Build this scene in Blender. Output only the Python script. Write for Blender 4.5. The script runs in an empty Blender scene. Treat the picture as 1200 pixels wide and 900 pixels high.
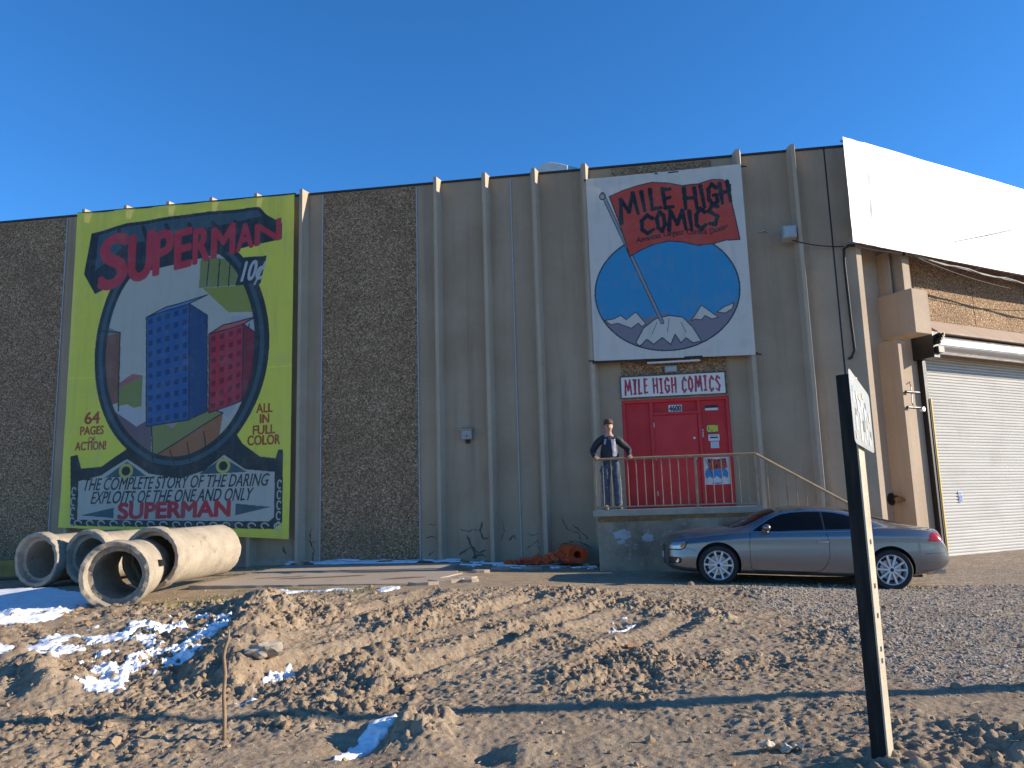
import bpy, bmesh, math, random
import numpy as np
from mathutils import Vector, Matrix
from mathutils.bvhtree import BVHTree
from math import radians as R, sin, cos, pi

random.seed(7)
rng = np.random.default_rng(7)
scene = bpy.context.scene
col = scene.collection

# ------------------------------------------------------------------ camera
EYE = 1.55
cam_d = bpy.data.cameras.new('camera'); cam = bpy.data.objects.new('camera', cam_d); col.objects.link(cam)
cam_d.sensor_width = 36.0; cam_d.lens = 36.0 * 930 / 1200
cam_d.clip_end = 3000; cam_d.clip_start = 0.05
_p, _r = R(9.0), R(1.68)
_f = Vector((0, cos(_p), sin(_p))); _u0 = Vector((0, -sin(_p), cos(_p))); _x0 = Vector((1, 0, 0))
_x = _x0 * cos(_r) - _u0 * sin(_r); _u = _u0 * cos(_r) + _x0 * sin(_r)
cam.matrix_world = Matrix(((_x.x, _u.x, -_f.x, 0), (_x.y, _u.y, -_f.y, 0), (_x.z, _u.z, -_f.z, EYE), (0, 0, 0, 1)))
scene.camera = cam

# ------------------------------------------------------------------ light
SUN_EL, SUN_AZ = R(18.6), R(-3.2)            # azimuth counted from +X towards +Y
world = bpy.data.worlds.new('World'); scene.world = world; world.use_nodes = True
wn = world.node_tree; wn.nodes.clear()
sky = wn.nodes.new('ShaderNodeTexSky'); sky.sky_type = 'NISHITA'; sky.sun_disc = False
sky.sun_elevation = SUN_EL; sky.sun_rotation = R(90) - SUN_AZ
sky.altitude = 1700; sky.air_density = 1.0; sky.dust_density = 0.0; sky.ozone_density = 6.0
bg = wn.nodes.new('ShaderNodeBackground'); bg.inputs[1].default_value = 0.1
wo = wn.nodes.new('ShaderNodeOutputWorld')
hs = wn.nodes.new('ShaderNodeHueSaturation'); hs.inputs['Saturation'].default_value = 1.12; hs.inputs['Value'].default_value = 1.45
wn.links.new(sky.outputs[0], hs.inputs['Color']); wn.links.new(hs.outputs[0], bg.inputs[0]); wn.links.new(bg.outputs[0], wo.inputs[0])
sun_d = bpy.data.lights.new('sun', 'SUN'); sun_d.energy = 5.0; sun_d.angle = R(0.5); sun_d.color = (1.0, 0.88, 0.72)
sun = bpy.data.objects.new('sun', sun_d); col.objects.link(sun)
sdir = Vector((cos(SUN_EL) * cos(SUN_AZ), cos(SUN_EL) * sin(SUN_AZ), sin(SUN_EL)))
sun.rotation_euler = sdir.to_track_quat('Z', 'Y').to_euler(); sun.location = (30, 0, 20)
scene.view_settings.view_transform = 'Standard'
scene.view_settings.look = 'None'; scene.view_settings.gamma = 1.0
scene.view_settings.use_curve_mapping = False
scene.view_settings.exposure = 0.8
scene.cycles.max_bounces = 6; scene.cycles.diffuse_bounces = 4
scene.cycles.use_denoising = True

# ------------------------------------------------------------------ frames
A1, A2 = R(8.4), R(28.8)
P0 = Vector((0, 17.3, 0))                    # front facade: x along the wall to the right, -y out of it
MF = Matrix.Translation(P0) @ Matrix.Rotation(-A1, 4, 'Z')
SC = 7.45                                    # where the front facade turns the corner
C0 = MF @ Vector((SC, 0, 0))
MR = Matrix.Translation(C0) @ Matrix.Rotation(A2, 4, 'Z')
MW = Matrix.Identity(4)
FRAMES = {'F': MF, 'R': MR, 'W': MW}
R2F = MF.inverted() @ MR
BASE = {}

def thing(name, label, cat, base=(0, 0, 0), frame='W', group=None, rz=0):
    o = bpy.data.objects.new(name, None); col.objects.link(o)
    o.empty_display_size = 0.2
    M = FRAMES[frame]
    o.matrix_world = M @ Matrix.Translation(base) @ Matrix.Rotation(rz, 4, 'Z')
    BASE[o.name] = Vector(base)
    o['label'] = label; o['category'] = cat
    if group: o['group'] = group
    return o

def tag(o, label, cat, group=None):
    o['label'] = label; o['category'] = cat
    if group: o['group'] = group
    return o

def copy_tree(o, parent=None):
    c = o.copy(); col.objects.link(c)
    if parent is not None: c.parent = parent
    for ch in [k for k in bpy.data.objects if k.parent == o]:
        copy_tree(ch, c)
    return c

# ------------------------------------------------------------------ mesh builder
class MB:
    def __init__(s): s.v = []; s.f = []
    def add(s, vs, fs):
        n = len(s.v); s.v += [Vector(v) for v in vs]; s.f += [[i + n for i in f] for f in fs]; return s
    def box(s, x0, x1, y0, y1, z0, z1):
        return s.add([(x0,y0,z0),(x1,y0,z0),(x1,y1,z0),(x0,y1,z0),(x0,y0,z1),(x1,y0,z1),(x1,y1,z1),(x0,y1,z1)],
                     [(0,3,2,1),(4,5,6,7),(0,1,5,4),(1,2,6,5),(2,3,7,6),(3,0,4,7)])
    def prism(s, poly, lo, hi, axis='z'):
        """extrude a 2-D polygon: axis z -> (x,y), axis y -> (x,z), axis x -> (y,z)"""
        def P(a, b, c): return {'z': (a, b, c), 'y': (a, c, b), 'x': (c, a, b)}[axis]
        n = len(poly)
        vs = [P(a, b, lo) for a, b in poly] + [P(a, b, hi) for a, b in poly]
        fs = [list(range(n))[::-1], list(range(n, 2 * n))] + [(i, (i + 1) % n, n + (i + 1) % n, n + i) for i in range(n)]
        return s.add(vs, fs)
    def tube(s, path, r, n=8, cap=True):
        path = [Vector(p) for p in path]; m = len(path)
        rs = r if isinstance(r, (list, tuple)) else [r] * m
        vs, fs = [], []
        prev = None
        for i, p in enumerate(path):
            d = (path[min(i + 1, m - 1)] - path[max(i - 1, 0)]).normalized()
            if prev is None:
                a = d.orthogonal().normalized()
            else:
                a = (prev - d * prev.dot(d)).normalized()
            prev = a; b = d.cross(a)
            for k in range(n):
                t = 2 * pi * k / n
                vs.append(p + (a * cos(t) + b * sin(t)) * rs[i])
        for i in range(m - 1):
            for k in range(n):
                fs.append((i*n+k, i*n+(k+1) % n, (i+1)*n+(k+1) % n, (i+1)*n+k))
        if cap:
            fs.append(list(range(n))[::-1]); fs.append([(m-1)*n+k for k in range(n)])
        return s.add(vs, fs)
    def lathe(s, prof, n=32, axis='y', c=(0, 0, 0), closed=False, jit=0.0):
        """prof: list of (radius, position along axis)"""
        vs, fs = [], []; m = len(prof); c = Vector(c)
        for r, a in prof:
            for k in range(n):
                t = 2 * pi * k / n
                rr = r * (1 + random.uniform(-jit, jit)) if jit else r
                u, w = rr * cos(t), rr * sin(t)
                vs.append(c + Vector({'y': (u, a, w), 'z': (u, w, a), 'x': (a, u, w)}[axis]))
        for i in range(m if closed else m - 1):
            j = (i + 1) % m
            for k in range(n):
                fs.append((i*n+k, i*n+(k+1) % n, j*n+(k+1) % n, j*n+k))
        return s.add(vs, fs)
    def disc(s, c, r, n=24, axis='y'):
        c = Vector(c); vs = []
        for k in range(n):
            t = 2 * pi * k / n; u, w = r * cos(t), r * sin(t)
            vs.append(c + Vector({'y': (u, 0, w), 'z': (u, w, 0), 'x': (0, u, w)}[axis]))
        return s.add(vs, [list(range(n))])
    def xf(s, M):
        s.v = [M @ v for v in s.v]; return s
    def build(s, name, mat, parent=None, smooth=False, bevel=0.0, base=None, frame=None, rel=False):
        b = BASE.get(parent.name, Vector()) if parent is not None else Vector(base or (0, 0, 0))
        if rel: b = Vector()
        me = bpy.data.meshes.new(name)
        me.from_pydata([tuple(v - b) for v in s.v], [], s.f); me.update()
        return link(name, me, mat, parent, smooth, bevel, base, frame)

def fix_normals(me):
    bm = bmesh.new(); bm.from_mesh(me); bmesh.ops.recalc_face_normals(bm, faces=bm.faces); bm.to_mesh(me); bm.free()

def link(name, me, mat, parent=None, smooth=False, bevel=0.0, base=None, frame=None, fix=True):
    if fix: fix_normals(me)
    o = bpy.data.objects.new(name, me); col.objects.link(o)
    if mat is not None: me.materials.append(mat)
    if parent is not None:
        o.parent = parent
        if parent.name in BASE: BASE[o.name] = BASE[parent.name]
    else:
        o.matrix_world = FRAMES[frame or 'W'] @ Matrix.Translation(Vector(base or (0, 0, 0)))
        if base is not None: BASE[o.name] = Vector(base)
    if smooth:
        me.polygons.foreach_set('use_smooth', np.ones(len(me.polygons), bool))
    if bevel:
        bm = bmesh.new(); bm.from_mesh(me)
        es = [e for e in bm.edges if len(e.link_faces) == 2 and e.calc_face_angle(0) > 0.5]
        bmesh.ops.bevel(bm, geom=es, offset=bevel, segments=2, affect='EDGES', profile=0.5, clamp_overlap=True)
        bm.to_mesh(me); bm.free()
    return o

def auto_smooth(o, ang=35):
    me = o.data
    bm = bmesh.new(); bm.from_mesh(me)
    for f in bm.faces: f.smooth = True
    for e in bm.edges:
        if len(e.link_faces) == 2: e.smooth = e.calc_face_angle(0) < R(ang)
    bm.to_mesh(me); bm.free()
    return o

# ------------------------------------------------------------------ noise
_perm = rng.permutation(4096).astype(np.int64)
_gr = rng.uniform(0, 2 * np.pi, 4096)
def gnoise(x, y, seed=0):
    x = np.asarray(x, float) + seed * 17.31; y = np.asarray(y, float) - seed * 9.77
    xi = np.floor(x).astype(np.int64); yi = np.floor(y).astype(np.int64)
    xf = x - xi; yf = y - yi
    def g(i, j, fx, fy):
        h = _perm[(_perm[i & 4095] + j) & 4095]; a = _gr[h]
        return np.cos(a) * fx + np.sin(a) * fy
    u = xf*xf*xf*(xf*(xf*6-15)+10); v = yf*yf*yf*(yf*(yf*6-15)+10)
    a = g(xi, yi, xf, yf); b = g(xi+1, yi, xf-1, yf); c = g(xi, yi+1, xf, yf-1); d = g(xi+1, yi+1, xf-1, yf-1)
    return 1.5 * ((a + (b-a)*u) + ((c + (d-c)*u) - (a + (b-a)*u)) * v)
def fbm(x, y, o=4, seed=0, g=.5):
    r = 0; a = 1
    for k in range(o):
        r = r + a * gnoise(x * 2**k, y * 2**k, seed + k * 3); a *= g
    return r
def sstep(a, b, x):
    t = np.clip((x - a) / (b - a), 0, 1); return t * t * (3 - 2 * t)

# ------------------------------------------------------------------ materials
class NT:
    def __init__(s, name):
        s.m = bpy.data.materials.new(name); s.m.use_nodes = True; s.t = s.m.node_tree; s.t.nodes.clear()
        s.out = s.n('ShaderNodeOutputMaterial'); s.b = s.n('ShaderNodeBsdfPrincipled')
        s.l(s.b.outputs[0], s.out.inputs[0])
    def n(s, t, **k):
        q = s.t.nodes.new(t)
        for a, b in k.items(): setattr(q, a, b)
        return q
    def l(s, a, b): s.t.links.new(a, b)
    def coord(s, scale=(1, 1, 1), kind='Object'):
        c = s.n('ShaderNodeTexCoord'); m = s.n('ShaderNodeMapping'); m.inputs['Scale'].default_value = scale
        s.l(c.outputs[kind], m.inputs[0]); return m.outputs[0]
    def noise(s, vec, scale, detail=4, rough=.55, dist=0):
        q = s.n('ShaderNodeTexNoise'); q.inputs['Scale'].default_value = scale; q.inputs['Detail'].default_value = detail
        q.inputs['Roughness'].default_value = rough; q.inputs['Distortion'].default_value = dist
        s.l(vec, q.inputs['Vector']); return q.outputs[0]
    def voro(s, vec, scale, feature='F1'):
        q = s.n('ShaderNodeTexVoronoi', feature=feature); q.inputs['Scale'].default_value = scale
        s.l(vec, q.inputs['Vector']); return q
    def ramp(s, fac, stops, interp='LINEAR'):
        q = s.n('ShaderNodeValToRGB'); e = q.color_ramp.elements; q.color_ramp.interpolation = interp
        while len(e) < len(stops): e.new(.5)
        for i, (p, c) in enumerate(stops):
            e[i].position = p; e[i].color = (*c, 1) if len(c) == 3 else c
        s.l(fac, q.inputs[0]); return q.outputs[0]
    def mix(s, fac, a, b, mode='MIX'):
        q = s.n('ShaderNodeMix', data_type='RGBA', blend_type=mode)
        for sock, v in ((q.inputs[0], fac), (q.inputs[6], a), (q.inputs[7], b)):
            if isinstance(v, (int, float)): sock.default_value = v
            elif isinstance(v, tuple): sock.default_value = (*v, 1) if len(v) == 3 else v
            else: s.l(v, sock)
        return q.outputs[2]
    def math(s, op, a, b=0.0):
        q = s.n('ShaderNodeMath', operation=op)
        for i, v in enumerate((a, b)):
            if isinstance(v, (int, float)): q.inputs[i].default_value = v
            else: s.l(v, q.inputs[i])
        return q.outputs[0]
    def maprange(s, v, a, b, c=0.0, d=1.0):
        q = s.n('ShaderNodeMapRange'); s.l(v, q.inputs[0])
        for i, x in enumerate((a, b, c, d)): q.inputs[i + 1].default_value = x
        return q.outputs[0]
    def bump(s, h, strength=.5, dist=.02, chain=None):
        q = s.n('ShaderNodeBump'); q.inputs['Strength'].default_value = strength; q.inputs['Distance'].default_value = dist
        s.l(h, q.inputs['Height'])
        if chain is not None: s.l(chain, q.inputs['Normal'])
        return q.outputs[0]
    def set(s, base=None, rough=None, metal=None, normal=None, spec=None):
        for k, v in (('Base Color', base), ('Roughness', rough), ('Metallic', metal), ('Normal', normal), ('Specular IOR Level', spec)):
            if v is None: continue
            if isinstance(v, (int, float)): s.b.inputs[k].default_value = v
            elif isinstance(v, tuple): s.b.inputs[k].default_value = (*v, 1)
            else: s.l(v, s.b.inputs[k])
        return s.m

def worn(name, c1, c2, scale=3.0, rough=.7, metal=0.0, bump=.15, fine=60, bd=.01, c3=None, spec=None):
    """two tones broken up by large and fine noise, slightly rough relief"""
    t = NT(name); v = t.coord()
    a = t.noise(v, scale, 6, .65); b = t.noise(v, fine, 3, .6)
    c = t.mix(t.maprange(a, .35, .65), c1, c2)
    c = t.mix(t.maprange(b, .3, .7, 0, .35), c, tuple(x * .55 for x in c1))
    if c3: c = t.mix(t.maprange(t.noise(v, scale * 2.7, 5, .7), .58, .7), c, c3)
    return t.set(c, t.maprange(a, .3, .7, max(rough - .1, .05), min(rough + .1, 1)), metal, t.bump(b, bump, bd), spec)

def flat(name, c, rough=.6, metal=0.0, spec=None):
    return worn(name, c, tuple(x * .82 for x in c), 6.0, rough, metal, .04, 90, .004, None, spec)

# concrete of the facade: mottled, streaked from the top, fine grain
def concrete_wall(name, c1, c2, streak=.5):
    t = NT(name); v = t.coord(); vs = t.coord((1.6, 1.6, .09))
    a = t.noise(v, .55, 6, .6, .3); b = t.noise(vs, 1.8, 6, .65); g = t.noise(v, 55, 3, .7); h = t.noise(v, 9, 5, .7)
    c = t.mix(t.maprange(a, .38, .62), c1, c2)
    c = t.mix(t.maprange(b, .52, .72, 0, streak), c, tuple(x * .55 for x in c1))
    c = t.mix(t.maprange(h, .55, .75, 0, .3), c, tuple(min(1, x * 1.25) for x in c2))
    c = t.mix(t.maprange(g, .4, .75, 0, .3), c, tuple(x * .5 for x in c1))
    n = t.bump(g, .25, .01); n = t.bump(h, .15, .02, n)
    return t.set(c, .9, 0, n, .2)

def pebble_mat(name, dark=1.0):
    t = NT(name); v = t.coord()
    q = t.voro(v, 30); q2 = t.voro(v, 52)
    sep = t.n('ShaderNodeSeparateColor'); t.l(q.outputs['Color'], sep.inputs[0])
    sep2 = t.n('ShaderNodeSeparateColor'); t.l(q2.outputs['Color'], sep2.inputs[0])
    d = dark
    c = t.ramp(sep.outputs[0], [(0, (.10*d, .065*d, .04*d)), (.3, (.22*d, .15*d, .095*d)), (.6, (.33*d, .23*d, .15*d)), (.85, (.46*d, .36*d, .26*d)), (1, (.62*d, .52*d, .40*d))])
    c2 = t.ramp(sep2.outputs[1], [(0, (.08*d, .055*d, .04*d)), (.5, (.26*d, .18*d, .12*d)), (1, (.5*d, .4*d, .3*d))])
    c = t.mix(.4, c, c2)
    big = t.noise(v, .8, 5, .6)
    c = t.mix(t.maprange(big, .4, .65, 0, .35), c, (.13*d, .09*d, .06*d))
    c = t.mix(t.maprange(q.outputs['Distance'], .5, .8, 0, .7), c, (.1*d, .075*d, .05*d))
    c = t.mix(1.0, c, (1.0, .88, .72), 'MULTIPLY')
    n = t.bump(t.maprange(q.outputs['Distance'], .1, .75, 1, 0), 1.0, .03)
    n = t.bump(t.maprange(q2.outputs['Distance'], .1, .75, 1, 0), .5, .015, n)
    return t.set(c, .85, 0, n, .3)

def attr_sheet(name, rough=.45, trans=0.0, transp=0.0):
    t = NT(name)
    a = t.n('ShaderNodeAttribute', attribute_name='Col')
    v = t.coord(); n1 = t.noise(v, 2.2, 6, .65); n2 = t.noise(t.coord((3, 3, .25)), 2.0, 5, .6)
    c = t.mix(t.maprange(n1, .5, .75, 0, .22), a.outputs[0], (.35, .31, .25))
    c = t.mix(t.maprange(n2, .52, .75, 0, .18), c, (.2, .18, .15))
    t.set(c, rough, 0, t.bump(t.noise(v, 1.4, 4, .6), .25, .03), .4)
    sh = t.b.outputs[0]
    if trans:
        tr = t.n('ShaderNodeBsdfTranslucent'); t.l(c, tr.inputs[0])
        mx = t.n('ShaderNodeMixShader'); mx.inputs[0].default_value = trans
        t.l(sh, mx.inputs[1]); t.l(tr.outputs[0], mx.inputs[2]); sh = mx.outputs[0]
    if transp:
        tp = t.n('ShaderNodeBsdfTransparent')
        mx = t.n('ShaderNodeMixShader'); mx.inputs[0].default_value = transp
        t.l(sh, mx.inputs[1]); t.l(tp.outputs[0], mx.inputs[2]); sh = mx.outputs[0]
    t.l(sh, t.out.inputs[0])
    return t.m

M = {}
M['wall'] = concrete_wall('tan_wall_concrete', (.36, .272, .18), (.43, .335, .23))
M['fin'] = concrete_wall('fin_concrete', (.43, .335, .235), (.49, .395, .285), .35)
M['wall_right'] = concrete_wall('warm_wall_paint', (.40, .31, .225), (.45, .36, .265), .3)
M['pebble'] = pebble_mat('exposed_aggregate', 1.55)
M['pebble_light'] = pebble_mat('exposed_aggregate_light', 1.5)
M['coping'] = flat('black_roof_edge', (.03, .028, .026), .6)
M['seal'] = flat('joint_sealant', (.42, .43, .43), .6)
M['tar'] = worn('tar_repair', (.075, .072, .07), (.13, .12, .105), 5, .7)
M['dock'] = worn('dock_concrete', (.42, .32, .215), (.20, .145, .095), 1.9, .9, 0, .4, 40, .02, (.46, .41, .35))
M['dock_slab'] = worn('dock_slab', (.44, .37, .285), (.33, .275, .21), 2.5, .9, 0, .3, 50, .01)
M['rust'] = worn('rusted_iron', (.30, .15, .05), (.17, .08, .035), 3.5, .85, 0, .4, 60, .01, (.42, .26, .08))
M['rail'] = worn('rail_tan_paint', (.44, .31, .175), (.30, .185, .10), 5, .55, 0, .1)
M['red'] = worn('red_door_paint', (.62, .012, .014), (.54, .010, .012), 2.2, .5, 0, .05)
M['red2'] = worn('red_leaf_paint', (.66, .014, .016), (.58, .012, .014), 2.0, .42, 0, .05)
M['black'] = flat('black_paint', (.012, .012, .013), .5)
M['white'] = flat('white_paint', (.78, .74, .66), .5)
M['steel'] = flat('galvanised_steel', (.5, .5, .5), .38, .8)
M['pipe'] = worn('pipe_concrete', (.44, .375, .285), (.28, .235, .18), 2.2, .92, 0, .6, 45, .016, (.17, .135, .10))
M['slab'] = worn('yard_slab', (.42, .34, .26), (.36, .285, .21), 1.4, .92, 0, .3, 50, .01, (.27, .20, .14))
M['orange'] = flat('orange_plastic', (.80, .11, .02), .5)
M['grey_plastic'] = flat('grey_enamel', (.36, .38, .38), .45)
M['glass'] = flat('tinted_glass', (.006, .007, .008), .05, 0, .18)
M['rubber'] = flat('tyre_rubber', (.018, .018, .018), .8)
M['wood'] = worn('weathered_wood', (.30, .2, .12), (.22, .14, .08), 8, .85, 0, .5, 70, .006)
M['ply'] = worn('plywood_header', (.42, .31, .22), (.36, .25, .175), 2, .8, 0, .15)
M['yellow'] = worn('yellow_edge_paint', (.62, .45, .06), (.5, .36, .05), 5, .6)

# ================================================================== terrain
CP = np.array([
 (2.2,5.15,.0),(0,4.4,-.34),(-3,4.6,-.38),(1.1,4.8,-.16),(-1,5.6,-.22),(4,4.5,.02),(-5.5,7.6,-.2),(-2.3,6.5,-.14),(0,7.1,-.02),(4,6.6,.03),(8,6,.02),
 (-3.9,8.3,-.12),(-5.2,9.5,.08),(-6.6,11,.17),(-6.1,12.3,.2),(-5.6,13.6,.3),(-5.7,15.4,.46),(-9,15.6,.3),(-8.3,17,.42),(-7.2,13.5,.24),(-12,14,.25),
 (-4.2,11.5,.3),(-2.9,12.6,.36),(-1,12.4,.36),(.8,12.2,.32),(-1.3,10,.14),(1.3,10.4,.1),(-1,8.3,.02),(1.5,8,.03),(-3.2,10,.14),
 (-4.5,14.5,.4),(-1.5,14,.4),(-4.8,17.5,.49),(-1.5,16.9,.49),(1.5,16,.38),(1.6,14.5,.36),(3,14.6,.29),(3.4,13.2,.25),(6.1,12.8,.13),
 (5,10,.05),(8,10,.02),(8.5,13.3,.1),(8.3,15.8,.2),(10,15.7,.22),(10,17.5,.25),(13,18,.25),(6.3,15,.22),(20,10,0),(20,20,.2),(-25,15,.3),(-20,8,.0),(0,25,.45),(-15,24,.45)])
def gz(x, y):
    x = np.asarray(x, float); y = np.asarray(y, float)
    num = 0; den = 0
    for cx, cy, cz in CP:
        d2 = (x - cx)**2 + (y - cy)**2
        w = np.exp(-d2 / (2 * 1.25**2)) + 2e-4 / (1 + d2)**2 + 1e-9
        num = num + w * cz; den = den + w
    return num / den
def blob(x, y, cx, cy, r): return np.exp(-((x-cx)**2 + (y-cy)**2) / (2*r*r))
def seg_d(x, y, ax, ay, bx, by):
    t = np.clip(((x-ax)*(bx-ax) + (y-ay)*(by-ay)) / ((bx-ax)**2 + (by-ay)**2), 0, 1)
    return np.hypot(x - ax - t*(bx-ax), y - ay - t*(by-ay))
def gravel_w(x, y):
    e = 3.35 + .45*gnoise(y*.9, x*.2, 5) + .25*gnoise(x*2, y*2, 6)
    return sstep(-.35, .5, x - e) * sstep(5.9, 7.3, y + .5*gnoise(x*1.2, y*1.2, 8)) + sstep(12.4, 13.6, y) * sstep(.3, 2.0, x) * .35
def rough_w(x, y):
    w = sstep(13.4, 12.2, y + .4*gnoise(x*1.1, y*1.1, 9)) * sstep(5.0, 3.2, x + .5*gnoise(x*.8, y*.8, 4))
    w = w * (.42 + .58 * sstep(6.2, 8.0, y)) * (.65 + .35*sstep(2.6, -.6, x))
    w = np.maximum(w, .5*blob(x, y, 3.0, 5.2, .8)); w = np.maximum(w, blob(x, y, -.75, 6.5, .4))
    return np.clip(w * (.38 + .85*sstep(-.15, .4, gnoise(x*.62, y*.62, 12) + .25*sstep(-1.8, -3.2, x))), 0, 1)
def ground_full(x, y):
    b = gz(x, y); rw = rough_w(x, y)
    ca, sa = cos(R(38)), sin(R(38)); u = x*ca + y*sa; v = -x*sa + y*ca
    h = rw * (.085*gnoise(x*.8, y*.8, 1)
              + .075*(.35 - np.abs(gnoise(u*.9, v*2.1, 2)))
              + .05*(.3 - np.abs(gnoise(x*3.1, y*3.1, 3))))
    c1 = gnoise(x*5.3, y*5.3, 21); c2 = gnoise(x*11, y*11, 22); c3 = gnoise(x*21, y*21, 23); c4 = gnoise(x*36, y*36, 24)
    h = h + rw * (.030*sstep(.12, .4, c1) + .024*sstep(.1, .35, c2) + .020*sstep(.08, .35, c3) + .012*c4)
    h = h + (1 - rw) * (.012*gnoise(x*1.7, y*1.7, 31) + .006*gnoise(x*6, y*6, 32) + .004*c3)
    # tyre ruts running to the upper right
    for ax, ay, bx, by, dpt in ((-2.6,8.2,.2,11.8,.07),(-1.2,8.0,1.4,11.6,.07),(.6,8.0,2.2,10.4,.05),(-3.4,9.2,-1.3,12.2,.06)):
        d = seg_d(x, y, ax, ay, bx, by)
        h = h - dpt*np.exp(-(d/.14)**2) + .55*dpt*np.exp(-((d-.3)/.12)**2)
    h = h + .22*np.exp(-(seg_d(x, y, -3.0, 8.7, -3.5, 11.4)/.42)**2)*(1 + .5*gnoise(x*4, y*4, 41))
    h = h + .16*np.exp(-(seg_d(x, y, -4.5, 8.1, -5.6, 9.1)/.3)**2)*(1 + .6*gnoise(x*4, y*4, 42))
    h = h + .13*blob(x, y, -.8, 6.5, .2)*(1 + .9*gnoise(x*4, y*4, 43) + .6*gnoise(x*10, y*10, 46) + .4*gnoise(x*22, y*22, 47)) - .10*blob(x, y, -1.2, 6.35, .19)
    h = h - .07*blob(x, y, -.25, 5.95, .12) + .06*blob(x, y, 0.0, 5.95, .12) - .10*blob(x, y, 1.15, 10.1, .22)
    h = h - .08*blob(x, y, -2.45, 8.4, .15) - .08*blob(x, y, -2.5, 7.62, .12)
    h = h + .07*blob(x, y, 2.25, 5.1, .28)*(1 + .8*gnoise(x*12, y*12, 44)) + .09*blob(x, y, 3.1, 5.25, .25)*(1 + .8*gnoise(x*10, y*10, 45))
    # keep it level under the slab, the pipes, the dock and the car
    keep = np.maximum(sstep(13.0, 13.5, y) * sstep(-6.2, -5.7, x) * sstep(-.6, -1.2, x), sstep(12.3, 13, y))
    return b + h * (1 - .85*keep)
def gh(x, y): return float(ground_full(np.array([float(x)]), np.array([float(y)]))[0])

ys = [3.3]
while ys[-1] < 19: ys.append(ys[-1] + max(.014, .0019*ys[-1]))
ys = np.array([-300, -80, -30, -10, -3, 0, 1.5, 2.5, 3.0] + ys + [20, 21, 23, 26, 30, 40, 60, 120, 300, 900])
xs = np.concatenate([[-900, -300, -120, -60, -35, -22, -17, -14, -13], np.arange(-12, -5.5, .045), np.arange(-5.5, 5.5, .0155), np.arange(5.5, 11, .04), [11.5, 12, 13, 15, 20, 30, 60, 120, 300, 900]])
GX, GY = np.meshgrid(xs, ys)
GZ = ground_full(GX, GY)
far = (np.abs(GX) > 30) | (GY < -5) | (GY > 40)
GZ = np.where(far, .1, GZ)
def grid_mesh(name, X, Y, Z, mask=None, color=None):
    ny, nx = X.shape
    idx = np.arange(ny * nx).reshape(ny, nx)
    q = np.stack([idx[:-1, :-1], idx[:-1, 1:], idx[1:, 1:], idx[1:, :-1]], -1).reshape(-1, 4)
    co = np.stack([X, Y, Z], -1).reshape(-1, 3)
    cc = None if color is None else color.reshape(-1, 3)
    if mask is not None:
        q = q[mask[:-1, :-1].reshape(-1)]
        used, inv = np.unique(q, return_inverse=True); q = inv.reshape(-1, 4); co = co[used]
        if cc is not None: cc = cc[used]
    me = bpy.data.meshes.new(name)
    me.vertices.add(len(co)); me.vertices.foreach_set('co', co.astype(np.float32).ravel())
    me.loops.add(len(q) * 4); me.loops.foreach_set('vertex_index', q.astype(np.int32).ravel())
    me.polygons.add(len(q)); me.polygons.foreach_set('loop_start', np.arange(0, len(q) * 4, 4, dtype=np.int32))
    me.polygons.foreach_set('loop_total', np.full(len(q), 4, dtype=np.int32))
    me.polygons.foreach_set('use_smooth', np.ones(len(q), bool))
    me.update(calc_edges=True); me.validate()
    if cc is not None:
        a = me.attributes.new('Col', 'FLOAT_COLOR', 'POINT')
        a.data.foreach_set('color', np.concatenate([cc, np.ones((len(cc), 1))], 1).astype(np.float32).ravel())
    return me
grass_w = np.clip(blob(GX, GY, -4.2, 13.0, .9) + blob(GX, GY, -5.1, 15.8, .5)*.9 + .6*blob(GX, GY, -5.0, 12.2, .7), 0, 1) * sstep(-.3, .3, gnoise(GX*2.5, GY*2.5, 61))
gmask = np.stack([np.clip(gravel_w(GX, GY), 0, 1), grass_w, rough_w(GX, GY)], -1)
gme = grid_mesh('ground', GX, GY, GZ, None, gmask)

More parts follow.
